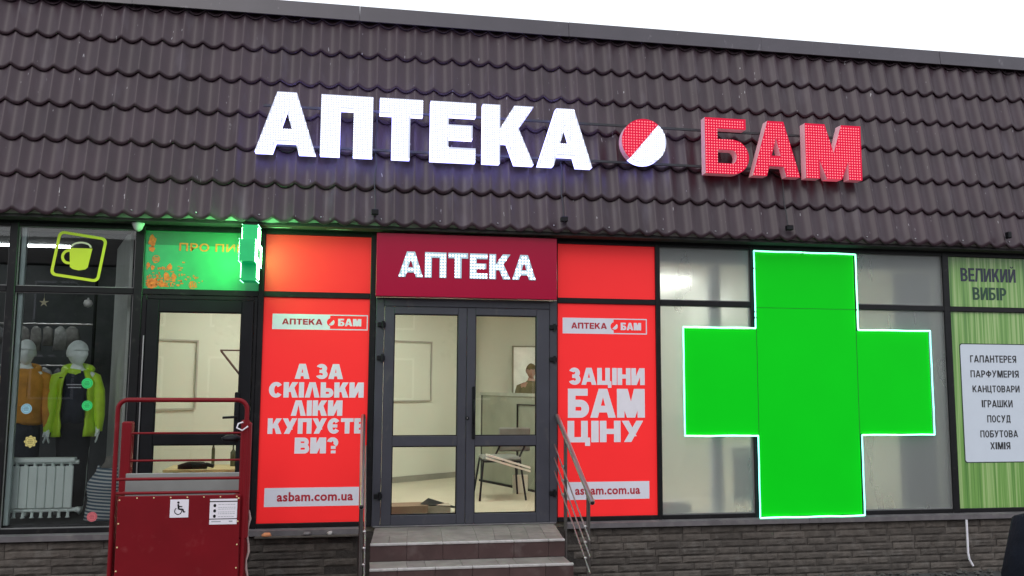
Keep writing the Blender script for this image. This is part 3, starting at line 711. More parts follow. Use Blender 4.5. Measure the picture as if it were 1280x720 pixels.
# ================================================================ GREEN GLASS OVER LEFT DOOR
def beer_glass():
    s = thing('green_glass_sign', (-1.45, 0, T1), 'upper window glass bathed in green over the left door, with orange drawings and the words "ПРО ПИВО"', 'sign')
    MB().box((-1.957, -.006, T1), (-.952, .003, ZT)).build('film', mat('film_green_spill', (.03, .25, .10), .3, var=.12, emit=(.08, .8, .32), es=.07), s)  # green spill of the cross sign put into base colour and emission
    MB().box((-1.957, -.0066, 3.125), (-.952, -.0061, ZT)).build('upper_band', mat('unlit_band', (.02, .16, .07), .3, var=.1), s)  # dark sheet standing for the unlit ceiling gap behind the glass
    O = mat('orange_print', (.70, .15, .02), .5, var=.25, scale=40); y = -.0085
    font_polys(None, 'ПРО ПИВО', -1.665, -.99, 3.075, 3.15, y, 'lettering', O, s, .02)
    # cluster of little food drawings in the lower left corner
    rnd = random.Random(4); mb = MB()
    def blob(cx, cz, r, k, sq=1):
        return [(cx+r*math.cos(a*PI/8)*(1+.2*math.sin(a*k)), cz+r*sq*math.sin(a*PI/8)*(1+.2*math.cos(a*k))) for a in range(16)]
    def mug(cx, cz, r):
        for i in (-1, 0, 1): mb.flat(R4(cx+i*r*.5-r*.16, cz-r*.6, cx+i*r*.5+r*.16, cz+r*.5), y)
        mb.flat(ringpoly(cx, cz, r, r*1.05, r*.16, r*.16, 0, 180), y); mb.flat(ringpoly(cx, cz, r, r*1.05, r*.16, r*.16, 180, 360), y)
    mb.flat(blob(-1.90, 3.16, .032, 1.5, 1.6), y); mb.flat(blob(-1.90, 3.085, .026, 2), y); mug(-1.86, 2.995, .033); mug(-1.535, 2.765, .034)
    for cx, cz, r, q in ((-1.925, 2.94, .017, 1.2), (-1.885, 2.915, .016, 1.4), (-1.74, 2.925, .020, 1.5), (-1.765, 2.835, .024, 1.6), (-1.70, 2.83, .018, 2.2), (-1.80, 2.765, .026, 1), (-1.88, 2.79, .045, .5), (-1.89, 2.75, .04, .6), (-1.66, 2.76, .016, .6)):
        mb.flat(blob(cx, cz, r, rnd.uniform(1, 3), q), y-.0002)
    for i in range(190):
        cx = -1.94+abs(rnd.gauss(0, .2)); cz = 2.74+abs(rnd.gauss(0, .075))
        if cx > -1.45: continue
        w = rnd.uniform(.004, .014); h = rnd.uniform(.002, .006)
        if rnd.random() < .5: w, h = h, w
        mb.flat(R4(cx, cz, cx+w*2, cz+h*2), y-.0004-.0001*(i % 5))
    tag(mb.build('drawing', O, s), kind='stuff')
beer_glass()

# ================================================================ DOORS
def leaf(x0, x1, z0, z1, panes, m, parent_name='door', y0=-.045, y1=.02, gm=M_GLASS):
    (px0, px1) = panes[0][0], panes[0][2]; zl = sorted(panes, key=lambda p: p[1])
    P = [(x0, z0, px0, z1), (px1, z0, x1, z1), (px0, z0, px1, zl[0][1])]
    for a, b in zip(zl, zl[1:]): P.append((px0, a[3], px1, b[1]))
    P.append((px0, zl[-1][3], px1, z1))
    f = MB()
    for i, (a, b, c, d) in enumerate(P): f.box((a, y0, b), (c, y1, d), .004)
    o = f.build(parent_name, m, bld)
    for (a, b, c, d) in panes:
        MB().box((a, -.012, b), (c, -.006, d)).build('pane', gm, o)
        g = MB(); e = .009
        for q in ((a, b, c, b+e), (a, d-e, c, d), (a, b+e, a+e, d-e), (c-e, b+e, c, d-e)): g.box((q[0], -.030, q[1]), (q[2], -.0125, q[3]))
        g.build('gasket', M_BLACK, o)
    return o
def main_door():
    f = MB(); f.box((.119, -.04, .58), (.196, .05, 2.687), .004); f.box((1.779, -.04, .58), (1.852, .05, 2.687), .004); f.box((.196, -.0395, 2.607), (1.779, .05, 2.687), .004)
    f.build('door_frame', M_DOOR, bld)
    L = leaf(.199, .973, .592, 2.604, [(.290, .682, .893, 1.306), (.290, 1.398, .893, 2.535)], M_DOOR)
    Rr = leaf(.977, 1.776, .592, 2.604, [(1.058, .682, 1.650, 1.306), (1.058, 1.398, 1.650, 2.535)], M_DOOR)
    Rr.data.materials[0] = M_DOOR
    for x, o in ((.165, L), (1.805, Rr)):
        for z in (2.43, 2.12, .86):
            h = MB(); h.tube([(x+.02, -.058, z-.035), (x+.02, -.058, z+.035)], .013, 8); h.box((x-.03, -.062, z-.022), (x+.045, -.044, z+.022), .006); h.build('hinge', M_BLACK, o)
    h = MB(); h.box((1.03, -.062, 1.37), (1.062, -.045, 1.86), .006); h.tube([(1.046, -.06, 1.50), (1.046, -.10, 1.50), (1.046, -.10, 1.73), (1.046, -.06, 1.73)], .010, 8); h.build('handle', M_BLACK, Rr)
    k = MB().lathe((.985, -.052, 1.565), [(.018, .008), (.017, -.005), (.010, -.012)], 12, 'y'); k.build('lock', M_BLACK, Rr)
    MB().lathe((.985, -.066, 1.565), [(.006, .004), (.005, -.004)], 8, 'y').build('key_slot', M_STEEL, Rr)
    MB().box((.13, -.06, .578), (1.84, .05, .591), .003).build('threshold', M_SILL, bld)
main_door()
def left_door():
    f = MB(); f.box((-1.956, -.03, .30), (-1.915, .05, 2.667), .004); f.box((-.985, -.03, .30), (-.953, .05, 2.667), .004); f.box((-1.915, -.0295, 2.63), (-.985, .05, 2.667), .004)
    f.build('door_frame', M_FRAME, bld)
    o = leaf(-1.912, -.988, .30, 2.627, [(-1.808, .62, -1.090, 1.335), (-1.808, 1.425, -1.090, 2.517)], M_BLACK)
    h = MB(); h.box((-1.12, -.075, 1.36), (-1.082, -.045, 1.80), .008); h.tube([(-1.10, -.07, 1.58), (-1.10, -.115, 1.58), (-1.21, -.118, 1.575)], .011, 8); h.build('handle', M_BLACK, o)
    MB().tube([(-1.925, -.045, 1.05), (-1.925, -.045, 2.3)], .006, 6).build('hinge', M_STEEL, o)
left_door()

# ================================================================ STEPS
def steps():
    s = thing('entrance_steps', (.95, -.5, 0), 'tiled entrance steps with grey treads and dark brown risers in front of the double door', 'steps')
    Z = [.578, .432, .287, .143]; FR = [-.83, -1.10, -1.40, -1.70]
    XL = [(.10, 1.742), (.095, 1.752), (.09, 1.765), (.085, 1.78)]
    for k, z in enumerate(Z):
        y = FR[k]; a, b = XL[k]; zb = Z[k+1] if k < 3 else 0
        core = MB(); core.add([(a+.012, y+.012, 0), (b-.012, y+.012, 0), (1.83 if k == 0 else b-.012, -.05 if k == 0 else FR[k-1]+.01, 0), (.145 if k == 0 else a+.012, -.05 if k == 0 else FR[k-1]+.01, 0)] +
                 [(a+.012, y+.012, z-.012), (b-.012, y+.012, z-.012), (1.83 if k == 0 else b-.012, -.05 if k == 0 else FR[k-1]+.01, z-.012), (.145 if k == 0 else a+.012, -.05 if k == 0 else FR[k-1]+.01, z-.012)],
                 [(0,3,2,1), (4,5,6,7), (0,1,5,4), (1,2,6,5), (2,3,7,6), (3,0,4,7)]); core.build('step', M_GROUT, s)
        # riser tiles
        n = 6; off = [0, .08, .0, .1][k]; x = a; edges = [a]
        q = a+.30-off
        while q < b-.05: edges.append(q); q += .30
        edges.append(b)
        for e0, e1 in zip(edges, edges[1:]): MB().box((e0+.0015, y, zb+.001), (e1-.0015, y+.011, z-.022), .002).build('riser_tile', M_STEPTILE, s)
        # nosing strips
        for e0, e1 in zip(edges, edges[1:]): MB().box((e0+.001, y-.008, z-.020), (e1-.001, y+.022, z), .004).build('nosing', M_NOSING, s)
        # tread tiles
        yb = -.03 if k == 0 else FR[k-1]-.001
        rows = [(y+.024, y+.024+.30), (y+.326, y+.626), (y+.628, -.062)] if k == 0 else [(y+.024, yb)]
        for r0, r1 in rows:
            c = a+.004
            while c < b-.03:
                w = .148 if (k == 0 and c > .72) else (.148 if random.random() < .3 else .298)
                e = min(c+w, b-.004)
                if k == 0:
                    sk = lambda X, Y: X+(Y-y)/.8*(.05 if X < 1 else .085)
                    z0, z1 = z-.011, z-.001+random.uniform(-.0012, .0008)
                    m = MB(); v = [(sk(c, r0), r0, 0), (sk(e-.003, r0), r0, 0), (sk(e-.003, r1), r1, 0), (sk(c, r1), r1, 0)]
                    m.add([(p, q_, z0) for p, q_, _ in v]+[(p, q_, z1) for p, q_, _ in v], [(0,3,2,1), (4,5,6,7), (0,1,5,4), (1,2,6,5), (2,3,7,6), (3,0,4,7)]); m.build('tread_tile', M_TREAD, s)
                else: MB().box((c, r0, z-.011), (e-.003, r1, z-.001+random.uniform(-.001, .001)), .001).build('tread_tile', M_TREAD, s)
                c += w
        for X, sg in ((a, 1), (b, -1)):
            pass
steps()

# ================================================================ HANDRAILS
def handrail(X, lab, inner):
    s = thing('handrail', (X, -.4, 0), lab, 'handrail', 'steel handrails on the entrance steps')
    P0 = Vector((X, -.05, 1.585)); P1 = Vector((X, -1.33, .945)); D = P1-P0
    MB().tube([P0, P0+D*.5, P1], .0215, 20).build('top_rail', M_STEEL, s)
    MB().lathe((X, P1.y-.002, P1.z-.001), [(.016, .004), (.015, -.003)], 10, 'y').build('end_plug', M_BLACK, s)
    for t, zb in ((.27, .0), (.90, .0)):
        p = P0+D*t; po = MB().tube([(p.x, p.y, zb), (p.x, p.y, p.z-.02)], .017, 12); po = po.build('post', mat('dark_steel', (.16, .15, .145), .35, metal=1), s)
        MB().lathe((p.x, p.y, zb), [(.045, 0), (.045, .006), (.02, .012)], 12).build('foot_plate', M_STEEL, po)
        for k in range(3):
            z = p.z-.27-k*.125
            MB().lathe((p.x+inner*.026, p.y, z), [(.011, -.012), (.013, 0), (.011, .012)], 8, 'x').build('clamp', M_STEEL, po)
    for k in range(3):
        a = P0+Vector((inner*.032, -.02, -.27-k*.125)); b = P0+D*1.03+Vector((inner*.032, 0, -.27-k*.125))
        MB().tube([a, b], .0068, 8).build('rod', M_STEEL, s)
handrail(.022, 'steel handrail at the left side of the entrance steps, seen end-on before the red poster', 1)
handrail(1.85, 'sloping steel handrail with three thin rods at the right side of the entrance steps', -1)

# ================================================================ PLATFORM LIFT
def lift():
    s = thing('platform_lift', (-1.3, -1.3, 0), 'dark red wheelchair platform lift with rails and grey flap in front of the left door', 'lift')
    y = -1.5; x0, x1 = -1.70, -.855
    MB().box((x0, y, .10), (x1, y+.018, 1.076), .004).build('front_panel', M_LIFT, s)
    MB().box((x0-.01, y+.02, .06), (x1+.03, -.35, .12), .01).build('platform', M_GREYPL, s)
    pts = []
    R = .07; L, Rr, T = -1.742, -.835, 1.762
    for cx, cz, a0, sg in ((L+R, T-R, 180, -1), (Rr-R, T-R, 90, -1)):
        for a in range(0, 91, 15): pts.append((cx+R*math.cos(math.radians(a0-a)), -1.46, cz+R*math.sin(math.radians(a0-a))))
    MB().tube([(L, -1.46, .12)]+pts+[(Rr, -1.46, .12)], .0165, 12).build('hoop_rail', M_LIFT, s)
    for z in (1.092, 1.192): MB().tube([(L, -1.455, z), (Rr, -1.455, z)], .011, 8).build('bar', M_LIFT, s)
    # raised grey boarding flap behind the front guard
    MB().box((-1.705, -1.30, .98), (-.892, -1.275, 1.216), .004).build('flap', M_GREYPL, s)
    # lifting columns at the back and their bars
    MB().box((-1.925, -.62, .1), (-1.845, -.52, 1.564), .01).build('column', M_LIFT, s)
    MB().box((-.985, -.62, .1), (-.925, -.52, 1.575), .008).build('column', M_LIFT, s)
    for z in (1.470, 1.248): MB().tube([(-1.85, -.60, z), (-.93, -.60, z)], .009, 8).build('bar', M_LIFT, s)
    # side panels and side rails joining front guard and columns
    for xx, z in ((-1.745, 1.0), (-.90, 1.0)):
        MB().box((xx-.006, -1.44, .12), (xx+.006, -.62, 1.07)).build('side_panel', M_LIFT, s)
    MB().box((-.875, -1.47, .75), (-.80, -1.40, 1.60), .012).build('column', M_LIFT, s)
    # drag chain and control knob at the right
    kn = MB().lathe((-.95, -1.35, 1.47), [(.02, -.02), (.055, -.01), (.06, .01), (.03, .03)], 12, sx=1.3); kn.build('control_knob', M_BLACK, s)
    MB().tube([(-.86, -1.47, 1.60+.03*math.sin(0)), (-.89, -1.49, 1.59), (-.90, -1.50, 1.56), (-.86, -1.50, 1.54), (-.82, -1.49, 1.57)], .006, 6).build('cable_loop', M_WHITE, s)
    MB().tube([(-.80+.01*math.sin(i*1.7), -1.42, .95-i*.06) for i in range(15)], [.007+.003*(i % 2) for i in range(15)], 8).build('corrugated_hose', mat('hose', (.35, .25, .24), .6), s)
    m = MB()
    for i in range(7):
        for x in (x0+.012, x1-.012): m.lathe((x, y-.001, 1.05-i*.165), [(.0065, .002), (.005, -.004)], 8, 'y')
        m.lathe((x0+.13+i*.115, y-.001, 1.063), [(.006, .002), (.0045, -.004)], 8, 'y')
    tag(m.build('rivet', M_BRASS, s), kind='stuff')
    return s
LIFT = lift()
def stickers():
    y = -1.502
    s = thing('wheelchair_sticker', (-1.28, y, .96), 'square white sticker with black wheelchair symbol on the red lift', 'sticker')
    x, z, w = -1.341, .921, .128; cx = x+w/2; cz = z+w/2
    MB().box((x, y-.0015, z), (x+w, y, z+w)).build('sheet', M_WHITE, s)
    K = MB(); yy = y-.003; u = w*.5
    def P(a, b): return (cx+a*u, cz+b*u)
    K.flat([P(-.12+.13*math.cos(t*PI/8), .66+.13*math.sin(t*PI/8)) for t in range(16)], yy)
    def bar(a, b, t, yk):
        dx, dz = b[0]-a[0], b[1]-a[1]; L = math.hypot(dx, dz); nx, nz = -dz/L*t, dx/L*t
        K.flat([P(a[0]+nx, a[1]+nz), P(b[0]+nx, b[1]+nz), P(b[0]-nx, b[1]-nz), P(a[0]-nx, a[1]-nz)], yk)
    bar((-.13, .48), (-.05, -.10), .09, yy-.0002); bar((-.1, .22), (.32, .20), .055, yy-.0003); bar((-.06, -.06), (.38, -.09), .08, yy-.0004); bar((.36, -.06), (.52, -.42), .08, yy-.0005); bar((.48, -.42), (.66, -.36), .05, yy-.0006)
    q = ringpoly(-.10, -.27, .42, .42, .085, .085, 125, 375, 26); K.flat([P(a, b) for a, b in q], yy-.0007)
    K.build('symbol', M_BLACK, s)
    s = thing('notice_sticker', (-1.0, y, .92), 'white user notice sheet with small pictograms on the red lift, right of the wheelchair sticker', 'sticker')
    x0, x1, z0, z1 = -1.066, -.874, .866, 1.048
    MB().box((x0, y-.0015, z0), (x1, y, z1)).build('sheet', M_WHITE, s)
    T = MB(); rect(T, x0, z1-.022, x1, z1-.015, y-.002); rect(T, x0, z0+.036, x1, z0+.042, y-.002)
    for i in range(3):
        c = (x0+.035, z1-.047-i*.038); T.flat([(c[0]+.010*math.cos(a*PI/6), c[1]+.012*math.sin(a*PI/6)) for a in range(12)], y-.0022)
    T.build('pictogram', M_BLACK, s)
    G = MB(); rnd = random.Random(2)
    for i in range(6):
        xx = x0+.06
        while xx < x1-.02:
            w = rnd.uniform(.006, .018); rect(G, xx, z1-.042-i*.0165-(.004 if i % 2 else 0), min(xx+w, x1-.008), z1-.0385-i*.0165-(.004 if i % 2 else 0), y-.0021); xx += w+.004
    rect(G, x0+.015, z0+.018, x0+.08, z0+.024, y-.0021); rect(G, x1-.055, z0+.016, x1-.03, z0+.026, y-.0021)
    G.build('small_print', mat('grey_print', (.3, .33, .36), .6), s)
stickers()
# broken bits lying on the ledge below the red poster
rnd = random.Random(9)
for i, (x, w, m, lab) in enumerate(((-.80, .085, mat('orange_chip', (.55, .22, .10), .9, var=.3), 'orange chip of brick lying on the stone ledge below the left red poster'),
                                    (-.45, .08, M_SILL, 'flat grey stone chip on the ledge below the left red poster, middle of the bits'),
                                    (-.25, .05, M_NOSING, 'pale stone chip on the ledge below the left red poster, nearest the handrail'))):
    b = MB().loft([(x, -.105, .535, w*.5, .02), (x, -.105, .55, w*.48, .022), (x+.005, -.105, .565, w*.3, .014)], 9).wobble(.008, 40, i)
    single('stone_chip', b, m, lab, 'stone', (x, -.105, .535), 'bits on the ledge below the poster')
MB().box((-.90, -.125, .515), (.02, -.085, .533), .004).build('ledge', M_BRICK, bld)

# ================================================================ INTERIOR: PHARMACY
def rotbox(mb, c, ax, ay, h, z0):
    """box on an oblique footprint: centre c, half-vectors ax, ay"""
    P = [(c[0]+s*ax[0]+t*ay[0], c[1]+s*ax[1]+t*ay[1]) for s, t in ((-1,-1), (1,-1), (1,1), (-1,1))]
    return mb.add([(a, b, z0) for a, b in P]+[(a, b, z0+h) for a, b in P], [(0,3,2,1), (4,5,6,7), (0,1,5,4), (1,2,6,5), (2,3,7,6), (3,0,4,7)])
def wallseg(a, b, z0, z1, t=.05):
    d = Vector((b[0]-a[0], b[1]-a[1])); L = d.length; d.normalize(); n = Vector((-d.y, d.x))*t
    return rotbox(MB(), ((a[0]+b[0])/2+n.x, (a[1]+b[1])/2+n.y), (d.x*L/2, d.y*L/2), (n.x, n.y), z1-z0, z0)
def interior():
    struct('room_floor', MB().box((-2.1, .06, .50), (6.15, 5.1, .58)), M_FLOOR)
    struct('room_ceiling', MB().box((-2.0, .10, 3.12), (6.1, 5.15, 3.24)), M_SLAB)
    struct('ceiling_lining', MB().box((-1.99, .14, 3.112), (6.09, 5.1, 3.118)), M_CEIL)
    struct('wall_back', wallseg((-2.3, 1.5511), (1.62, 4.15), .58, 3.11), M_CREAM)
    struct('wall_rear', wallseg((1.62, 4.3), (6.1, 4.3), .58, 3.11), M_CREAM)
    struct('wall_partition', wallseg((-2.0, .06), (-2.27, 1.62), .58, 3.11, .02), M_CREAM)
    struct('wall_right', MB().box((6.055, .07, .5), (6.11, 5.1, 3.25)), M_CREAM)
    struct('wall_low', MB().box((2.45, .08, .58), (6.05, .12, .63)), M_CREAM)
    # skirting board along the oblique wall
    d = Vector((3.62, 2.4)).normalized(); 
    a = Vector((-2.0, 1.75)); b = Vector((1.62, 4.15)); n = Vector((d.y, -d.x))*.012
    struct('skirting', rotbox(MB(), ((a.x+b.x)/2+n.x, (a.y+b.y)/2+n.y), (d.x*2.15, d.y*2.15), (n.x*.9, n.y*.9), .075, .58), mat('skirting_grey', (.30, .30, .25), .6))
    # flat frames (empty poster rails) on the oblique wall
    def on(t, off=.0): p = a+d*t; q = n.normalized()*off; return (p.x+q.x, p.y+q.y)
    G = mat('rail_grey', (.42, .42, .36), .5)
    def wallframe(t0, t1, z0, z1, lab):
        s = thing('wall_frame', (*on((t0+t1)/2, .02), z0), lab, 'frame', 'thin empty frames on the cream wall')
        def bar(u0, u1, za, zb):
            p0, p1 = on(u0, .02), on(u1, .02); rotbox(MB(), ((p0[0]+p1[0])/2, (p0[1]+p1[1])/2), ((p1[0]-p0[0])/2, (p1[1]-p0[1])/2), (n.x*.5, n.y*.5), zb-za, za).build('bar', G, s)
        bar(t0, t1, z0, z0+.018); bar(t0, t1, z1-.018, z1); bar(t0, t0+.02, z0+.018, z1-.018); bar(t1-.02, t1, z0+.018, z1-.018)
    # positions worked out along the wall: frame seen through the left door and one through the double door
    wallframe(-.33, .235, 1.58, 2.345, 'thin grey frame on the cream wall seen through the left door')
    wallframe(2.62, 3.52, 1.63, 2.44, 'thin grey frame on the cream wall seen through the left leaf of the double door')
    for x, y in ((-.9, 1.1), (.9, 2.0), (3.46, 1.35), (4.9, 3.4), (1.9, .9)):
        c = {(-.9, 1.1): 'over the left door', (.9, 2.0): 'over the middle of the pharmacy room', (3.46, 1.35): 'behind the frosted window next to the right poster', (4.9, 3.4): 'at the back of the pharmacy room', (1.9, .9): 'near the double door'}[(x, y)]
        l = thing('ceiling_light', (x, y, 3.07), 'square lit ceiling panel '+c, 'light', 'square ceiling panels in the pharmacy')
        MB().box((x-.30, y-.30, 3.085), (x+.30, y+.30, 3.111)).build('frame', M_WHITE, l); MB().box((x-.28, y-.28, 3.078), (x+.28, y+.28, 3.0845)).build('diffuser', emit_mat('panel_light', (1, 1, .92), 24), l)
interior()

def chair():
    s = thing('visitor_chair', (1.6, 1.75, .58), 'grey office chair with thin black legs behind the right leaf of the double door', 'chair')
    x, y, z = 1.60, 1.8, .58
    B = M_BLACK; r = .0115
    seat = MB().box((x-.23, y-.21, z+.43), (x+.21, y+.22, z+.475), .02); seat.build('seat', M_CHAIR, s)
    MB().box((x+.02, y+.25, z+.50), (x+.40, y+.285, z+.78), .015).build('backrest', M_CHAIR, s)
    for dx in (-.22, .20):
        for dy, q in ((-.20, -.28), (.20, .27)):
            MB().tube([(x+dx, y+dy*.8, z+.44), (x+dx+(dx*.25), y+q, z)], r, 8).build('leg', B, s)
    for dx in (.06, .36): MB().tube([(x+dx-.1, y+.2, z+.44), (x+dx, y+.265, z+.62), (x+dx, y+.268, z+.74)], r, 8).build('back_frame', B, s)
    MB().tube([(x-.22, y-.19, z+.425), (x+.2, y-.19, z+.425), (x+.2, y+.2, z+.425), (x-.22, y+.2, z+.425)], r, 8, close=True).build('seat_frame', B, s)
    st = MB(); a = Vector((1.39, 1.5, 1.065)); b = Vector((1.89, 1.5, .915)); d = (b-a).normalized(); w = Vector((0, .03, 0)); h = Vector((.0, 0, .020))
    for k in (-.02, .018):
        o = Vector((0, 0, k)); st.add([a+o-w, b+o-w, b+o+w, a+o+w, a+o-w+h, b+o-w+h, b+o+w+h, a+o+w+h], [(0,3,2,1), (4,5,6,7), (0,1,5,4), (1,2,6,5), (2,3,7,6), (3,0,4,7)])
    single('white_strip', st, M_FOAM, 'long white double strip laid slantwise across the seat of the grey chair', 'strip', (1.36, 1.55, 1.1))
chair()
def props():
    # glazed grey-green partition at the right of the room
    s = thing('partition_screen', (1.95, 2.2, .58), 'waist-high grey-green glazed screen at the right of the pharmacy room behind the chair', 'screen')
    rotbox(MB(), (2.0, 2.45), (.40, -.98), (.012, .006), 1.12, .60).build('panel', M_GREENGLASS, s)
    rotbox(MB(), (2.0, 2.45), (.405, -.99), (.022, .010), .04, 1.72).build('rail', mat('alu_rail', (.45, .47, .42), .4, metal=.6), s)
    rotbox(MB(), (2.0, 2.45), (.405, -.99), (.022, .010), .03, .58).build('rail', M_BLACK, s)
    MB().tube([(1.61, 3.40, .6), (1.61, 3.40, 1.72)], .018, 8).build('post', M_BLACK, s); MB().tube([(1.93, 2.55, .6), (1.93, 2.55, 1.62), (2.3, 1.7, 1.62)], .010, 8).build('post', M_BLACK, s)
    s = thing('cardboard_box', (.5, .9, .58), 'flattened brown cardboard box on the floor behind the left leaf of the double door', 'box')
    rotbox(MB(), (.40, .66), (.26, .02), (-.02, .14), .10, .581).build('box', M_CARD, s)
    rotbox(MB(), (.76, .72), (.15, .0), (.0, .10), .085, .581).build('flap', M_CARDL, s)
    MB().add([(.60, .60, .69), (.90, .58, .67), (1.08, .80, .60), (.70, .82, .72)], [(0,1,2,3)]).build('flap', M_BLACK, s)
    single('paper_scrap', MB().box((1.80, 2.10, .59), (1.98, 2.12, .80)), M_CREAM, 'pale paper standing against the grey-green screen below the chair', 'paper', (1.9, 2.1, .58))
    # framed opening on the rear right with someone beyond
    s = thing('wall_mirror', (2.35, 4.0, 1.5), 'bright framed mirror on the far wall, seen at the right edge of the double door', 'mirror')
    MB().box((2.17, 4.21, 1.67), (2.75, 4.24, 2.40)).build('panel', mat('mirror_pale_glow', (.85, .86, .80), .15, emit=(1, 1, .9), es=.12), s)  # mirror's brightness put in as pale colour and faint emission
    for a in ((2.15, 2.40, 2.77, 2.42), (2.15, 1.65, 2.77, 1.67), (2.15, 1.67, 2.17, 2.40), (2.75, 1.67, 2.77, 2.40)): MB().box((a[0], 4.20, a[1]), (a[2], 4.245, a[3])).build('frame', mat('dull_frame', (.30, .30, .22), .5), s)
    # heating radiators behind the frosted window
    radiator((3.78, .34, .68), 5, .078, .56, 'white radiator blurred behind the frosted window left of the green cross foot')
    single('column', MB().box((3.56, .28, .58), (3.67, .36, 3.11), .006), mat('blue_grey_column', (.42, .52, .66), .5), 'slim blue-grey column behind the frosted window, left of the blurred radiator', 'column', (3.68, .48, .58))
    single('white_pack', MB().loft([(3.08, .21, .585, .20, .08), (3.08, .21, .68, .21, .08), (3.05, .21, .73, .16, .07)], 14, 3), M_FOAM, 'low white pack on the floor behind the frosted window beside the red poster', 'pack', (3.05, .35, .58))
    single('curtain', MB().add(*curtain_data(5.60, 6.04, .20, .60, 3.10)), mat('blue_curtain', (.52, .55, .64), .8), 'blue-grey curtain behind the frosted window right of the green cross', 'curtain', (5.9, .32, .6))
    # workbench and tools in view below the left door's middle rail
    s = thing('worktable', (-.95, 1.15, .58), 'low table with yellowish wrap and clutter behind the left door', 'table')
    MB().box((-1.93, 1.0, .985), (-.75, 1.5, 1.015), .004).build('table_top', mat('yellow_wrap', (.62, .52, .28), .5, var=.2, bump=.6, bscale=10), s)
    for xx in (-1.9, -.78):
        for yy in (1.03, 1.47): MB().box((xx-.02, yy-.02, .58), (xx+.02, yy+.02, .985)).build('leg', M_BLACK, s)
    single('power_tool', MB().loft([(-1.66, 1.06, 1.016, .14, .04), (-1.65, 1.06, 1.055, .15, .045), (-1.63, 1.06, 1.085, .08, .03)], 12).tube([(-1.53, 1.06, 1.06), (-1.45, 1.06, 1.04)], .02, 8), M_BLACK, 'black hand tool lying at the left end of the cluttered table', 'tool', (-1.65, 1.06, 1.015))
    rnd = random.Random(12)
    for i, (x, h, lab) in enumerate(((-1.50, .34, 'thin dark upright bottle on the cluttered table, leftmost'), (-1.30, .28, 'dark curved bottle on the cluttered table, second from left'), (-1.12, .36, 'slim dark bottle on the cluttered table near the middle'), (-.98, .24, 'short dark jar on the cluttered table at its right'))):
        b = MB().lathe((x, 1.3, 1.016), [(.016+.012*(i % 2), 0), (.018+.012*(i % 2), h*.5), (.009, h*.62), (.009, h)], 10); single('bottle', b, mat('dark_glass', (.07, .09, .05), .2, spec=.6), lab, 'bottle', (x, 1.3, 1.015), 'bottles on the cluttered table')
    single('wrap_bundle', MB().loft([(-.92, 1.12, 1.016, .14, .09), (-.93, 1.12, 1.14, .13, .09), (-.9, 1.12, 1.26, .07, .05)], 14).wobble(.05, 14, 3), mat('clear_wrap', (.62, .62, .45), .25, var=.3), 'crumpled clear wrap heaped on the right end of the cluttered table', 'wrap', (-.92, 1.12, 1.015))
    single('wall_bracket', MB().box((-1.475, 1.30, 2.21), (-.95, 1.32, 2.225)).tube([(-1.465, 1.31, 2.21), (-1.16, 1.31, 1.83)], .013, 6), mat('brown_bar', (.10, .05, .04), .5), 'brown triangular bracket hanging behind the left door glass', 'bracket', (-1.0, 1.3, 1.9))
def curtain_data(x0, x1, y, z0, z1, amp=.03, k=5):
    V = []; n = 40
    for i in range(n+1):
        t = i/n; V += [(x0+(x1-x0)*t, y+amp*math.sin(t*k*2*PI), z0), (x0+(x1-x0)*t, y+amp*math.sin(t*k*2*PI), z1)]
    return V, [(2*i, 2*i+2, 2*i+3, 2*i+1) for i in range(n)], True
def radiator(loc, n, pitch, h, lab):
    x, y, z = loc; s = thing('radiator', loc, lab, 'radiator')
    for i in range(n):
        cx = x+(i+.5)*pitch
        m = MB(); w = pitch*.465
        m.box((cx-w, y-.035, z+.05), (cx+w, y-.012, z+h-.06), .005)          # face fin
        m.box((cx-w*.35, y-.012, z+.0), (cx+w*.35, y+.03, z+h), .01)
        m.build('section', M_RAD, s)
    MB().tube([(x-.02, y+.01, z+h-.03), (x+n*pitch+.03, y+.01, z+h-.03)], .019, 8).build('header_pipe', M_RAD, s)
    MB().tube([(x-.02, y+.01, z+.03), (x+n*pitch+.04, y+.01, z+.03)], .019, 8).build('header_pipe', M_RAD, s)
    MB().box((x-.005, y-.03, z+h-.03), (x+n*pitch+.005, y+.04, z+h+.012), .006).build('top_grille', M_RAD, s)
    MB().lathe((x+n*pitch+.04, y+.01, z+.03), [(.022, -.02), (.026, .0), (.018, .025)], 10, 'x').build('valve', M_RAD, s)
    for i in range(n):
        MB().lathe((x+(i+.5)*pitch, y+.0, z-.035), [(.022, 0), (.014, .012), (.013, .04)], 8).build('foot', M_RAD, s)
props()

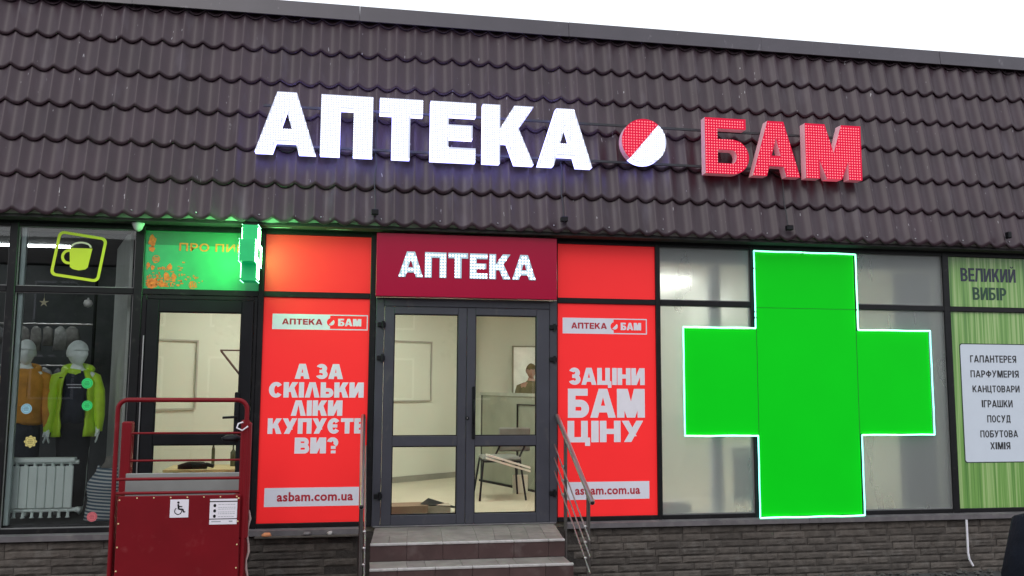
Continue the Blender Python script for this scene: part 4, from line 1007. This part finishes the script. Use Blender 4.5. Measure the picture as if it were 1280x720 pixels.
# ================================================================ FIGURES
def head_data(c, r=.1, yaw=0, tilt=0):
    """head with sockets, nose, lips, chin, ears; c = head centre, faces -Y before yaw"""
    V = []; n, mrows = 28, 22
    for j in range(mrows+1):
        ph = PI*j/mrows
        for i in range(n):
            th = 2*PI*i/n; x, y, z = math.sin(ph)*math.sin(th), -math.sin(ph)*math.cos(th), math.cos(ph)
            X, Y, Z = x*.76, y*.96, z*1.22
            if Z < -.2: X *= 1+.27*(Z+.2); Y *= 1+.12*(Z+.2)                # jaw narrows
            if y < 0:
                f = max(0, -y)
                Y += -.24*math.exp(-((x/.13)**2+((Z+.12)/.16)**2))*f          # nose tip
                Y += -.12*math.exp(-((x/.09)**2+((Z-.06)/.22)**2))*f          # bridge
                for sx in (-.3, .3): Y += .10*math.exp(-(((x-sx)/.16)**2+((Z-.06)/.11)**2))*f   # sockets
                Y += -.05*math.exp(-((x/.5)**2+((Z-.25)/.10)**2))*f            # brow
                Y += -.09*math.exp(-((x/.22)**2+((Z+.47)/.06)**2))*f+.06*math.exp(-((x/.25)**2+((Z+.55)/.03)**2))*f
                Y += -.10*math.exp(-((x/.25)**2+((Z+.85)/.16)**2))*f           # chin
            if abs(x) > .8: X += math.copysign(.16, x)*math.exp(-(((y-.1)/.16)**2+((Z+.02)/.2)**2))
            V.append(Vector((X, Y, Z))*r)
    M = Matrix.Rotation(yaw, 3, 'Z') @ Matrix.Rotation(tilt, 3, 'X')
    V = [M @ v+Vector(c) for v in V]
    F = [(j*n+i, j*n+(i+1) % n, (j+1)*n+(i+1) % n, (j+1)*n+i) for j in range(mrows) for i in range(n)]
    return V, F, M
def hair_mb(c, r, M, long=False):
    m = MB(); V = []; n, rows = 24, 10
    for j in range(rows+1):
        ph = PI*.62*j/rows
        for i in range(n):
            th = 2*PI*i/n; x, y, z = math.sin(ph)*math.sin(th), -math.sin(ph)*math.cos(th), math.cos(ph)
            lim = .30 if y < -.1 else (-.35 if not long else -.9)
            zz = max(z*1.28, lim); k = 1.07+.04*math.sin(th*7+j)
            V.append(M @ (Vector((x*.80*k, y*1.0*k+.02, zz))*r)+Vector(c))
    F = [(j*n+i, j*n+(i+1) % n, (j+1)*n+(i+1) % n, (j+1)*n+i) for j in range(rows) for i in range(n)]
    return m.add(V, F, True)
def face_parts(c, r, M, s):
    """eyes, brows, lips and ears of a living person's head"""
    P = lambda x, y, z: tuple((M @ (Vector((x, y, z))*r))+Vector(c))
    for sx in (-1, 1):
        q = P(sx*.30, -.735, .06); MB().lathe(q, [(.001, -.095*r), (.06*r, -.07*r), (.095*r, 0), (.06*r, .07*r), (.001, .095*r)], 12).build('eye', mat('eye_white', (.7, .68, .64), .2), s)
        q = P(sx*.30, -.80, .06); MB().lathe(q, [(.001, -.04*r), (.036*r, -.02*r), (.04*r, 0), (.036*r, .02*r), (.001, .04*r)], 10).build('iris', mat('iris_brown', (.05, .025, .012), .2), s)
        MB().tube([P(sx*.16, -.90, .20), P(sx*.30, -.89, .25), P(sx*.46, -.78, .20)], [.022*r, .032*r, .015*r], 6).build('eyebrow', M_HAIR, s)
        MB().loft([P(sx*.74, .06, -.22)+(.05*r, .07*r), P(sx*.80, .08, -.08)+(.07*r, .10*r), P(sx*.84, .10, .08)+(.08*r, .13*r), P(sx*.80, .10, .18)+(.05*r, .09*r)], 10).build('ear', M_SKIN, s)
    MB().tube([P(-.20, -.86, -.49), P(-.08, -.935, -.47), P(0, -.94, -.48), P(.08, -.935, -.47), P(.20, -.86, -.49)], [.012*r, .034*r, .036*r, .034*r, .012*r], 8).build('lips', mat('lip', (.38, .14, .12), .45), s)
def skin_body(joints, edges, name, m, parent, sub=2):
    """one continuous body grown round a joint skeleton"""
    t = parent.location
    me = bpy.data.meshes.new(name); bm = bmesh.new(); L = bm.verts.layers.skin.verify(); vs = []
    for i, (p, r) in enumerate(joints):
        v = bm.verts.new((p[0]-t.x, p[1]-t.y, p[2]-t.z)); v[L].radius = (r, r) if not isinstance(r, tuple) else r; v[L].use_root = (i == 0); vs.append(v)
    for a, b in edges: bm.edges.new((vs[a], vs[b]))
    bm.to_mesh(me); bm.free(); me.materials.append(m)
    o = bpy.data.objects.new(name, me); COL.objects.link(o); o.parent = parent
    k = o.modifiers.new('skin', 'SKIN'); k.use_smooth_shade = True
    q = o.modifiers.new('sub', 'SUBSURF'); q.levels = sub; q.render_levels = sub
    return o
def figure(loc, H, facing, lab, cat, name, skinm, arms='down', headyaw=0, hr=.098):
    """standing figure; returns (thing, transform) with the body mesh built"""
    x0, y0, z0 = loc; s = thing(name, loc, lab, cat); k = H/1.78
    Rz = Matrix.Rotation(facing, 3, 'Z')
    def W(p): v = Rz @ (Vector(p)*k); return (x0+v.x, y0+v.y, z0+v.z)
    J = [((0, 0, .98), (.135, .10)), ((0, 0, 1.12), (.115, .09)), ((0, 0, 1.30), (.145, .10)), ((0, .01, 1.44), (.12, .085)), ((0, .01, 1.52), (.056, .056)), ((0, -.005, 1.60), (.054, .058))]
    E = [(0, 1), (1, 2), (2, 3), (3, 4), (4, 5)]
    for sx in (-1, 1):
        b = len(J)
        J += [((sx*.17, .01, 1.43), (.058, .058)), ((sx*.215, .02, 1.17), (.042, .042)), ((sx*.235, -.03, .92), (.029, .029)), ((sx*.238, -.05, .85), (.030, .018))]
        E += [(3, b), (b, b+1), (b+1, b+2), (b+2, b+3)]
        for q, (dx, ln) in enumerate(((-.024, .066), (-.008, .078), (.009, .074), (.025, .058))):
            c = len(J); J += [((sx*.238, -.052+dx, .81), (.009, .009)), ((sx*(.238-.006), -.054+dx, .81-ln*.55), (.0085, .0085)), ((sx*(.238-.02), -.055+dx, .81-ln), (.007, .007))]
            E += [(b+3, c), (c, c+1), (c+1, c+2)]
        c = len(J); J += [((sx*.225, -.085, .835), (.010, .010)), ((sx*.22, -.10, .80), (.008, .008))]; E += [(b+3, c), (c, c+1)]
        b = len(J)
        J += [((sx*.095, 0, .88), (.088, .088)), ((sx*.10, -.01, .50), (.056, .056)), ((sx*.10, .02, .32), (.055, .055)), ((sx*.10, .03, .09), (.038, .038)), ((sx*.105, -.04, .04), (.040, .030)), ((sx*.11, -.15, .03), (.036, .022))]
        E += [(0, b), (b, b+1), (b+1, b+2), (b+2, b+3), (b+3, b+4), (b+4, b+5)]
    J = [(W(p), (r[0]*k, r[1]*k)) for p, r in J]
    body = skin_body(J, E, 'body', skinm, s)
    hc = W((0, -.02, 1.675)); V, F, M = head_data(hc, hr*k, facing+headyaw)
    MB().add(V, F, True).build('head', skinm, s)
    return s, W, hc, M, k
def ringsW(W, R, k, n=22, ex=2.3):
    m = MB(); V = []
    for (cx, cy, cz, rx, ry) in R:
        for i in range(n):
            a = 2*PI*i/n; c, q = math.cos(a), math.sin(a)
            V.append(W((cx+rx*math.copysign(abs(c)**(2/ex), c), cy+ry*math.copysign(abs(q)**(2/ex), q), cz)))
    F = [(i*n+j, i*n+(j+1) % n, (i+1)*n+(j+1) % n, (i+1)*n+j) for i in range(len(R)-1) for j in range(n)]
    F += [tuple(range(n)), tuple((len(R)-1)*n+j for j in range(n))]
    return m.add(V, F, True)
def sleeve(W, sx, k, r=.066, cuff=.90, puff=0):
    P = [(sx*.09, .01, 1.46), (sx*.180, .01, 1.415), (sx*.215, .015, 1.28), (sx*.228, .02, 1.15), (sx*.238, -.01, 1.02), (sx*.243, -.03, cuff)]
    rr = [.045, r, r+puff, r*.92+puff, r*.85+puff, r*.66]
    pts = [Vector(W(p)) for p in P]; return MB().tube(pts, [q*k for q in rr], 14)
def mannequins():
    # orange hoodie
    s, W, hc, M, k = figure((-3.115, .62, .655), 1.59, math.radians(8), 'pale mannequin in an orange hoodie and dark trousers behind the left window', 'mannequin', 'mannequin', M_MANN, headyaw=.25, hr=.112)
    hair_mb(hc, .112*k, M).build('hair', M_MANN, s)
    ringsW(W, [(0, 0, .93, .175, .125), (0, 0, .97, .19, .14), (0, -.005, 1.10, .178, .135), (0, -.01, 1.28, .195, .142), (0, 0, 1.40, .205, .125), (0, .005, 1.47, .150, .100), (0, .01, 1.505, .078, .075)], k).wobble(.016, 9, 2).build('hoodie', M_HOODIE, s)
    for sx in (-1, 1): sleeve(W, sx, k, .068, .90, .006).wobble(.014, 12, sx).build('sleeve', M_HOODIE, s)
    MB().tube([W((.115*math.cos(a)*1.0, .03+.09*math.sin(a), 1.50+.035*math.sin(a))) for a in [i*PI/8 for i in range(16)]], .034, 10, close=True).wobble(.01, 20).build('hood', M_HOODIE, s)
    for sx in (-1, 1): MB().tube([W((sx*.045, -.118, 1.44)), W((sx*.05, -.148, 1.30)), W((sx*.048, -.15, 1.22))], .004, 6).build('cord', M_HOODIE, s)
    MB().tube([W((-.13, -.145, 1.0)), W((-.09, -.152, 1.12)), W((.09, -.152, 1.12)), W((.13, -.145, 1.0))], .006, 6).build('pocket_seam', M_HOODIE, s)
    ringsW(W, [(0, 0, .50, .17, .11), (0, 0, .80, .178, .12), (0, 0, .99, .165, .12)], k).build('trousers', M_NAVY, s)
    # lime jacket
    s, W, hc, M, k = figure((-2.68, .68, .655), 1.59, math.radians(10), 'pale mannequin in an open lime-green jacket over a navy shirt behind the left window', 'mannequin', 'mannequin', M_MANN, headyaw=.95, hr=.112)
    hair_mb(hc, .112*k, M).build('hair', M_MANN, s)
    ringsW(W, [(0, 0, .90, .155, .11), (0, -.005, 1.10, .150, .115), (0, -.01, 1.28, .168, .125), (0, 0, 1.42, .175, .108), (0, .005, 1.49, .10, .08)], k).wobble(.008, 9, 5).build('shirt', M_NAVY, s)
    for sx in (-1, 1):
        # each front of the open jacket is a curved shell from back to front edge
        V = []; rows = 12; cols = 12
        for j in range(rows):
            t = j/(rows-1); z = .80+t*.70; rx = .198-.02*math.sin(t*PI)-.085*max(0, t-.8)*5*.6; ry = .15-.06*max(0, t-.8)*5
            for i in range(cols):
                u = i/(cols-1); a = math.radians(90-sx*0)*1 if False else (PI/2-u*math.radians(148-14*math.sin(t*PI)))
                fl = 1+.10*u*(1-t)
                V.append(W((sx*rx*fl*math.cos(a), (ry*math.sin(a)+.01+(-.02*u)), z)))
        m = MB().add(V, [(j*cols+i, j*cols+i+1, (j+1)*cols+i+1, (j+1)*cols+i) for j in range(rows-1) for i in range(cols-1)], True).wobble(.018, 11, 6+sx)
        o = m.build('jacket_front', M_LIME, s); sol = o.modifiers.new('thick', 'SOLIDIFY'); sol.thickness = .018
        sleeve(W, sx, k, .064, .85, .006).wobble(.02, 16, 9+sx).build('sleeve', M_LIME, s)
        MB().tube([W((sx*.105, -.135, 1.0)), W((sx*.10, -.150, 1.2)), W((sx*.095, -.135, 1.40))], .007, 6).build('zip', M_BLACK, s)
    MB().tube([W((.125*math.cos(a), .03+.085*math.sin(a), 1.505+.03*math.sin(a))) for a in [PI*1.62-2*PI*.86*i/14 for i in range(15)]], [.022]+[.036]*13+[.022], 10).wobble(.014, 18).build('hood', M_LIME, s)
    ringsW(W, [(0, 0, .02, .13, .10), (0, 0, .45, .15, .11), (0, 0, .80, .170, .12), (0, 0, .95, .155, .115)], k).build('skirt', M_BLK, s)
    T = MB(); p = W((0, -.125, 1.335))
    for r_, (w_, dz) in enumerate(((.075, .0), (.06, -.03))):
        xx = -w_
        while xx < w_: q = W((xx, -.139, 1.34+dz)); T.box((q[0], q[1]-.002, q[2]), (q[0]+.010, q[1], q[2]+.009)); xx += .014
    T.build('chest_print', M_PALE, s)
mannequins()
def bust():
    s = thing('torso_form', (-2.27, .28, .60), 'headless torso form in a blue and white striped top in the left window', 'torso')
    x, y, z = -2.27, .28, .61; S = bpy.data.materials.new('striped_knit'); S.use_nodes = True; n = S.node_tree.nodes; l = S.node_tree.links; b = n['Principled BSDF']
    g = n.new('ShaderNodeNewGeometry'); sp = n.new('ShaderNodeSeparateXYZ'); l.new(g.outputs['Position'], sp.inputs[0])
    mu = n.new('ShaderNodeMath'); mu.operation = 'MULTIPLY_ADD'; mu.inputs[1].default_value = 34; l.new(sp.outputs[2], mu.inputs[0])
    m2 = n.new('ShaderNodeMath'); m2.operation = 'MULTIPLY'; m2.inputs[1].default_value = 3.2; l.new(sp.outputs[0], m2.inputs[0]); l.new(m2.outputs[0], mu.inputs[2])
    fr = n.new('ShaderNodeMath'); fr.operation = 'FRACT'; l.new(mu.outputs[0], fr.inputs[0]); gt = n.new('ShaderNodeMath'); gt.operation = 'GREATER_THAN'; gt.inputs[1].default_value = .55; l.new(fr.outputs[0], gt.inputs[0])
    mxx = n.new('ShaderNodeMix'); mxx.data_type = 'RGBA'; l.new(gt.outputs[0], mxx.inputs[0]); mxx.inputs[6].default_value = (.09, .14, .20, 1); mxx.inputs[7].default_value = (.60, .64, .64, 1); l.new(mxx.outputs[2], b.inputs['Base Color']); b.inputs['Roughness'].default_value = .9
    MB().loft([(x, y, z, .165, .10), (x, y, z+.10, .158, .10), (x+.01, y, z+.22, .14, .092), (x+.01, y-.02, z+.32, .155, .115), (x+.015, y-.02, z+.38, .150, .115), (x+.02, y, z+.45, .115, .08), (x+.02, y, z+.50, .09, .05)], 22, 2.2).wobble(.012, 8).build('striped_top', S, s)
    MB().loft([(x+.02, y, z+.495, .07, .05), (x+.03, y+.02, z+.55, .045, .045), (x+.035, y+.02, z+.60, .04, .04)], 14).build('neck', mat('form_grey', (.2, .19, .17), .7), s)
    for sx in (-1, 1): MB().tube([(x+.02+sx*.085, y-.03, z+.46), (x+.02+sx*.075, y-.01, z+.52), (x+.02+sx*.07, y+.03, z+.50)], .010, 6).build('strap', S, s)
bust()
radiator((-3.01, .16, .73), 7, .0735, .475, 'mint-white sectional radiator standing inside the bottom of the left window')

# stickers on the left shop window
def disc(cx, cz, r, y, k=0, n=24, petals=0):
    return [(cx+r*(1+(.12*math.cos(petals*2*PI*i/n) if petals else 0))*math.cos(2*PI*i/n), cz+r*(1+(.12*math.cos(petals*2*PI*i/n) if petals else 0))*math.sin(2*PI*i/n)) for i in range(n)]
def sticker(cx, cz, r, m, m2, lab, petals=0, txt=True):
    s = thing('sticker', (cx, -.006, cz-r), lab, 'sticker', 'round price stickers on the left window')
    MB().prism(disc(cx, cz, r, 0, petals=petals, n=36), -.0065, -.0045).build('disc', m, s)
    q = MB(); rnd = random.Random(int(cx*100))
    q.flat(ringpoly(cx, cz, r*.82, r*.82, r*.07, r*.07, 0, 180), -.0072); q.flat(ringpoly(cx, cz, r*.82, r*.82, r*.07, r*.07, 180, 360), -.0072)
    for i, w in enumerate((.35, .5, .42)):
        for j in range(3): rect(q, cx-r*w+j*r*w*.68, cz+r*(.24-i*.3), cx-r*w+j*r*w*.68+r*w*.5, cz+r*(.40-i*.3), -.0075)
    q.build('print', m2, s)
GS = mat('sticker_green', (.03, .62, .16), .4); GD = mat('print_deepgreen', (.01, .2, .06), .5)
from math import radians
def at0(px, py): return px, py
sticker(-2.384, 1.873, .046, GS, GD, 'round green sticker over the navy shirt of the lime-jacket mannequin, upper of two')
sticker(-2.374, 1.678, .044, GS, GD, 'round green sticker over the dark clothes of the lime-jacket mannequin, lower of two')
sticker(-2.867, 1.65, .044, mat('sticker_blue', (.26, .48, .58), .4), mat('print_grey', (.1, .16, .2), .5), 'round blue-grey sticker over the belly of the orange hoodie')
sticker(-2.818, 1.368, .048, mat('sticker_yellow', (.62, .52, .18), .4), mat('print_brown', (.2, .16, .04), .5), 'yellow flower-shaped sticker over the dark trousers of the hoodie mannequin', 8)
sticker(-2.283, .719, .042, mat('sticker_red', (.60, .14, .16), .4), mat('print_red', (.35, .06, .08), .5), 'round dull red sticker low over the striped top')
def star():
    P = []
    for i in range(10):
        r = .042 if i % 2 == 0 else .014; a = PI/2+i*PI/5; P.append((-2.80+r*math.cos(a), 2.585+r*math.sin(a)))
    single('star_ornament', MB().prism(P, .05, .058).tube([(-2.80, .054, 2.62), (-2.80, .054, 2.67)], .0012, 5), mat('pale_wood', (.55, .50, .33), .6), 'small pale star hanging at the top of the left window', 'ornament', (-2.80, .054, 2.54))
    single('ball_ornament', MB().lathe((-2.435, .06, 2.585), [(.004, -.036), (.03, -.026), (.04, 0), (.03, .026), (.008, .036), (.008, .05)], 14), mat('silver_ball', (.62, .62, .60), .35), 'small silver ball hanging at the top of the left window right of the star', 'ornament', (-2.435, .06, 2.54))
star()
def mug_sticker():
    s = thing('mug_sticker', (-2.5, -.007, 2.78), 'lime-green beer mug outline sticker in a tilted rounded frame on the upper left window', 'sticker')
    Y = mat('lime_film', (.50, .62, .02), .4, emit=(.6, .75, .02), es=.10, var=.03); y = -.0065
    c = (-2.515, 2.998); ang = math.radians(-8)
    def rot(p, sk=.0): 
        x, z = p; return (c[0]+x*math.cos(ang)-z*math.sin(ang), c[1]+x*math.sin(ang)+z*math.cos(ang))
    def rrp(hw, hh, r):
        return [(cx+r*math.cos(math.radians(a)), cz+r*math.sin(math.radians(a))) for cx, cz, a0 in ((hw-r, hh-r, 0), (-hw+r, hh-r, 90), (-hw+r, -hh+r, 180), (hw-r, -hh+r, 270)) for a in range(a0, a0+91, 15)]
    O = [rot(p) for p in rrp(.208, .205, .05)]; I = [rot(p) for p in rrp(.183, .180, .03)]; n = len(O)
    m = MB()
    for i in range(n): j = (i+1) % n; m.add([(O[i][0], y, O[i][1]), (O[j][0], y, O[j][1]), (I[j][0], y, I[j][1]), (I[i][0], y, I[i][1])], [(0, 1, 2, 3)])
    m.build('border', Y, s)
    ang2 = 0
    b = [(-.085, .085), (.105, .085), (.075, -.085), (.055, -.105), (0, -.115), (-.05, -.105), (-.075, -.085)]
    MB().flat([(c[0]+x+.005, c[1]+z-.01) for x, z in b], y).build('mug', Y, s)
    MB().flat(ringpoly(c[0]-.085, c[1]-.005, .062, .068, .024, .024, 75, 285, 16), y-.0003).build('handle', Y, s)
    MB().flat(ringpoly(c[0]+.015, c[1]+.082, .088, .052, .016, .016, 0, 180, 16), y-.0003).build('foam', mat('foam_film', (.62, .66, .45), .4), s)
mug_sticker()

# left shop interior
def left_shop():
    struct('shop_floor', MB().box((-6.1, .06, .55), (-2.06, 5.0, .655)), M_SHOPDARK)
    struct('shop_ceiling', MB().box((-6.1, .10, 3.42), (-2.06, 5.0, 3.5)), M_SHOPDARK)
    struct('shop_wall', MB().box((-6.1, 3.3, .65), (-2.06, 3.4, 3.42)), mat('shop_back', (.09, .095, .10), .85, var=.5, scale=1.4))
    single('display_screen', wallseg((-2.11, .20), (-2.60, 1.6), .66, 3.3, .012), M_SHOPGREY, 'pale grey upright screen at the right inside edge of the left window', 'screen', (-2.3, .9, .66))
    single('light_post', MB().box((-3.005, .02, .655), (-2.965, .06, 3.25), .003), mat('pale_post', (.42, .52, .52), .4), 'pale vertical strip just inside the left edge of the left window', 'post', (-2.985, .04, .655))
    l = thing('tube_light', (-4.0, 1.5, 3.33), 'long fluorescent tube shining under the ceiling of the left shop', 'light')
    MB().tube([(-5.6, 1.5, 3.30), (-3.07, 1.5, 3.30)], .016, 10).build('tube', emit_mat('tube_glow', (.92, 1, 1), 36), l)
    MB().box((-5.65, 1.47, 3.325), (-3.02, 1.53, 3.36)).build('housing', M_WHITE, l)
    # packets and clothes hanging on the back rack
    rk = thing('display_rack', (-3.4, 1.9, .66), 'dark rack at the back of the left shop window', 'rack')
    for z in (2.5, 2.05, 1.6): MB().tube([(-4.4, 1.9, z), (-2.9, 1.9, z)], .012, 8).build('rail', M_STEEL, rk)
    for x in (-4.4, -2.9): MB().tube([(x, 1.9, .66), (x, 1.9, 3.0)], .018, 8).build('post', M_BLACK, rk)
    rnd = random.Random(8); cols = [(.30, .30, .29), (.12, .12, .13), (.45, .44, .42), (.2, .19, .18), (.35, .12, .08)]
    names = ['pale', 'black', 'light grey', 'taupe', 'rust red']
    pos = [(-3.98+i*.125, z) for z in (2.48, 2.03) for i in range(8)]
    for i, (x, z) in enumerate(pos):
        c = rnd.randrange(5); w = rnd.uniform(.05, .075); h = rnd.uniform(.18, .34)
        b = MB().loft([(x, 1.86, z-h, w, .02), (x+.01, 1.86, z-h*.5, w*.95, .024), (x, 1.86, z-.04, w*.8, .02), (x, 1.86, z-.005, w*.2, .01)], 10, 3).wobble(.02, 16, i)
        single('hanging_garment', b, mat('garment_'+names[c].replace(' ', '_'), cols[c], .6, var=.3, scale=20), names[c]+' wrapped garment hanging on the '+('upper' if i < 8 else 'lower')+' rail of the rack, '+('first','second','third','fourth','fifth','sixth','seventh','eighth')[i % 8]+' from the left', 'garment', (x, 1.86, z-h), 'wrapped garments on the rack')
left_shop()

# ================================================================ PEOPLE
def passerby():
    s, W, hc, M, k = figure((2.285, -5.80, 0), 1.83, math.radians(168), 'person in a dark coat at the bottom right corner, only a shoulder in view', 'person', 'person', M_SKIN, headyaw=.2)
    hair_mb(hc, .098*k, M).wobble(.006, 60).build('hair', M_HAIR, s); face_parts(hc, .098*k, M, s)
    ringsW(W, [(0, 0, .80, .22, .16), (0, 0, 1.0, .215, .155), (0, -.005, 1.2, .215, .155), (0, 0, 1.36, .225, .145), (0, 0, 1.44, .20, .125), (0, .005, 1.50, .12, .095), (0, .01, 1.545, .075, .075)], k).wobble(.012, 9).build('coat', M_COAT, s)
    for sx in (-1, 1): sleeve(W, sx, k, .092, .90, .004).wobble(.01, 11, sx).build('sleeve', M_COAT, s)
    for sx in (-1, 1): MB().tube([W((sx*.095, 0, .88)), W((sx*.10, -.01, .50)), W((sx*.10, .02, .10))], [.10*k, .08*k, .065*k], 14).build('trouser_leg', M_NAVY, s)
    for sx in (-1, 1): MB().loft([(*W((sx*.105, -.05, 0))[:2], .0, .055, .13), (*W((sx*.105, -.05, 0))[:2], .05, .052, .125), (*W((sx*.105, -.01, 0))[:2], .09, .045, .07)], 14).build('shoe', M_BLACK, s)
passerby()
def inside_person():
    s, W, hc, M, k = figure((2.34, 3.75, .58), 1.56, math.radians(-10), 'person in an olive top standing at the back of the pharmacy by the mirror', 'person', 'person', M_SKIN, headyaw=0)
    face_parts(hc, .098*k, M, s)
    hair_mb(hc, .098*k, M).wobble(.006, 60).build('hair', mat('brown_hair', (.16, .12, .05), .7, var=.2), s)
    O = mat('olive_top', (.16, .14, .07), .9, var=.2)
    ringsW(W, [(0, 0, .85, .17, .12), (0, -.005, 1.15, .165, .12), (0, 0, 1.38, .18, .115), (0, .005, 1.46, .13, .09), (0, .008, 1.52, .07, .065)], k).build('top', O, s)
    for sx in (-1, 1): sleeve(W, sx, k, .062).build('sleeve', O, s)
    for sx in (-1, 1): MB().tube([W((sx*.095, 0, .88)), W((sx*.10, -.01, .50)), W((sx*.10, .02, .10))], [.09*k, .07*k, .06*k], 12).build('trouser_leg', M_NAVY, s)
inside_person()

# ================================================================ ACROSS THE STREET (mirrored faintly in the glass)
def opposite():
    b = thing('street_house', (1, -27, 0), 'plain two-storey building across the street behind the viewer', 'building')
    MB().box((-17, -34, 0), (19, -27, 6.2)).build('wall', mat('far_wall', (.16, .15, .14), .9, var=.1), b)
    MB().add([(-17.5, -34.5, 6.2), (19.5, -34.5, 6.2), (19.5, -26.6, 6.2), (-17.5, -26.6, 6.2), (-17.5, -30.5, 7.8), (19.5, -30.5, 7.8)], [(0,1,5,4), (3,4,5,2), (0,4,3), (1,2,5), (0,3,2,1)]).build('roof', mat('far_roof', (.05, .045, .045), .8), b)
    for i in range(11):
        for z in (1.2, 4.0):
            x = -15.4+i*3.2; w = MB().box((x-.08, -26.98, z-.08), (x+1.48, -26.95, z+1.58)).build('window', M_WHITE, b); MB().box((x, -26.94, z), (x+1.4, -26.93, z+1.5)).build('pane', M_BLACK, w)
    rnd = random.Random(6)
    for i, x in enumerate((-14, -8.5, -3, 4.5, 9.5, 15.5)):
        t = thing('street_tree', (x, -22, 0), 'leafy dark tree across the street, %s from the left' % ('first', 'second', 'third', 'fourth', 'fifth', 'sixth')[i], 'tree', 'trees across the street')
        
        MB().tube([(x, -22, 0), (x+.1, -22, 1.6), (x-.05, -22, 3.2)], [.16, .12, .07], 8).build('trunk', M_CARD, t)
        m = MB()
        for k in range(900):
            a, c = rnd.uniform(0, 2*PI), rnd.uniform(-1, 1); r = 1.9*rnd.random()**.4; q = math.sqrt(1-c*c)
            p = Vector((x+r*q*math.cos(a), -22+r*q*math.sin(a)*.9, 3.6+r*c*1.05)); u = Vector((rnd.gauss(0, 1), rnd.gauss(0, 1), rnd.gauss(0, 1))).normalized()*.16; v = u.cross(Vector((rnd.gauss(0, 1), rnd.gauss(0, 1), rnd.gauss(0, 1)))).normalized()*.12
            m.add([p-u, p+v, p+u, p-v], [(0, 1, 2, 3)])
        m.build('crown', mat('leaves', (.035, .06, .02), .8, var=.4, scale=1), t)
opposite()
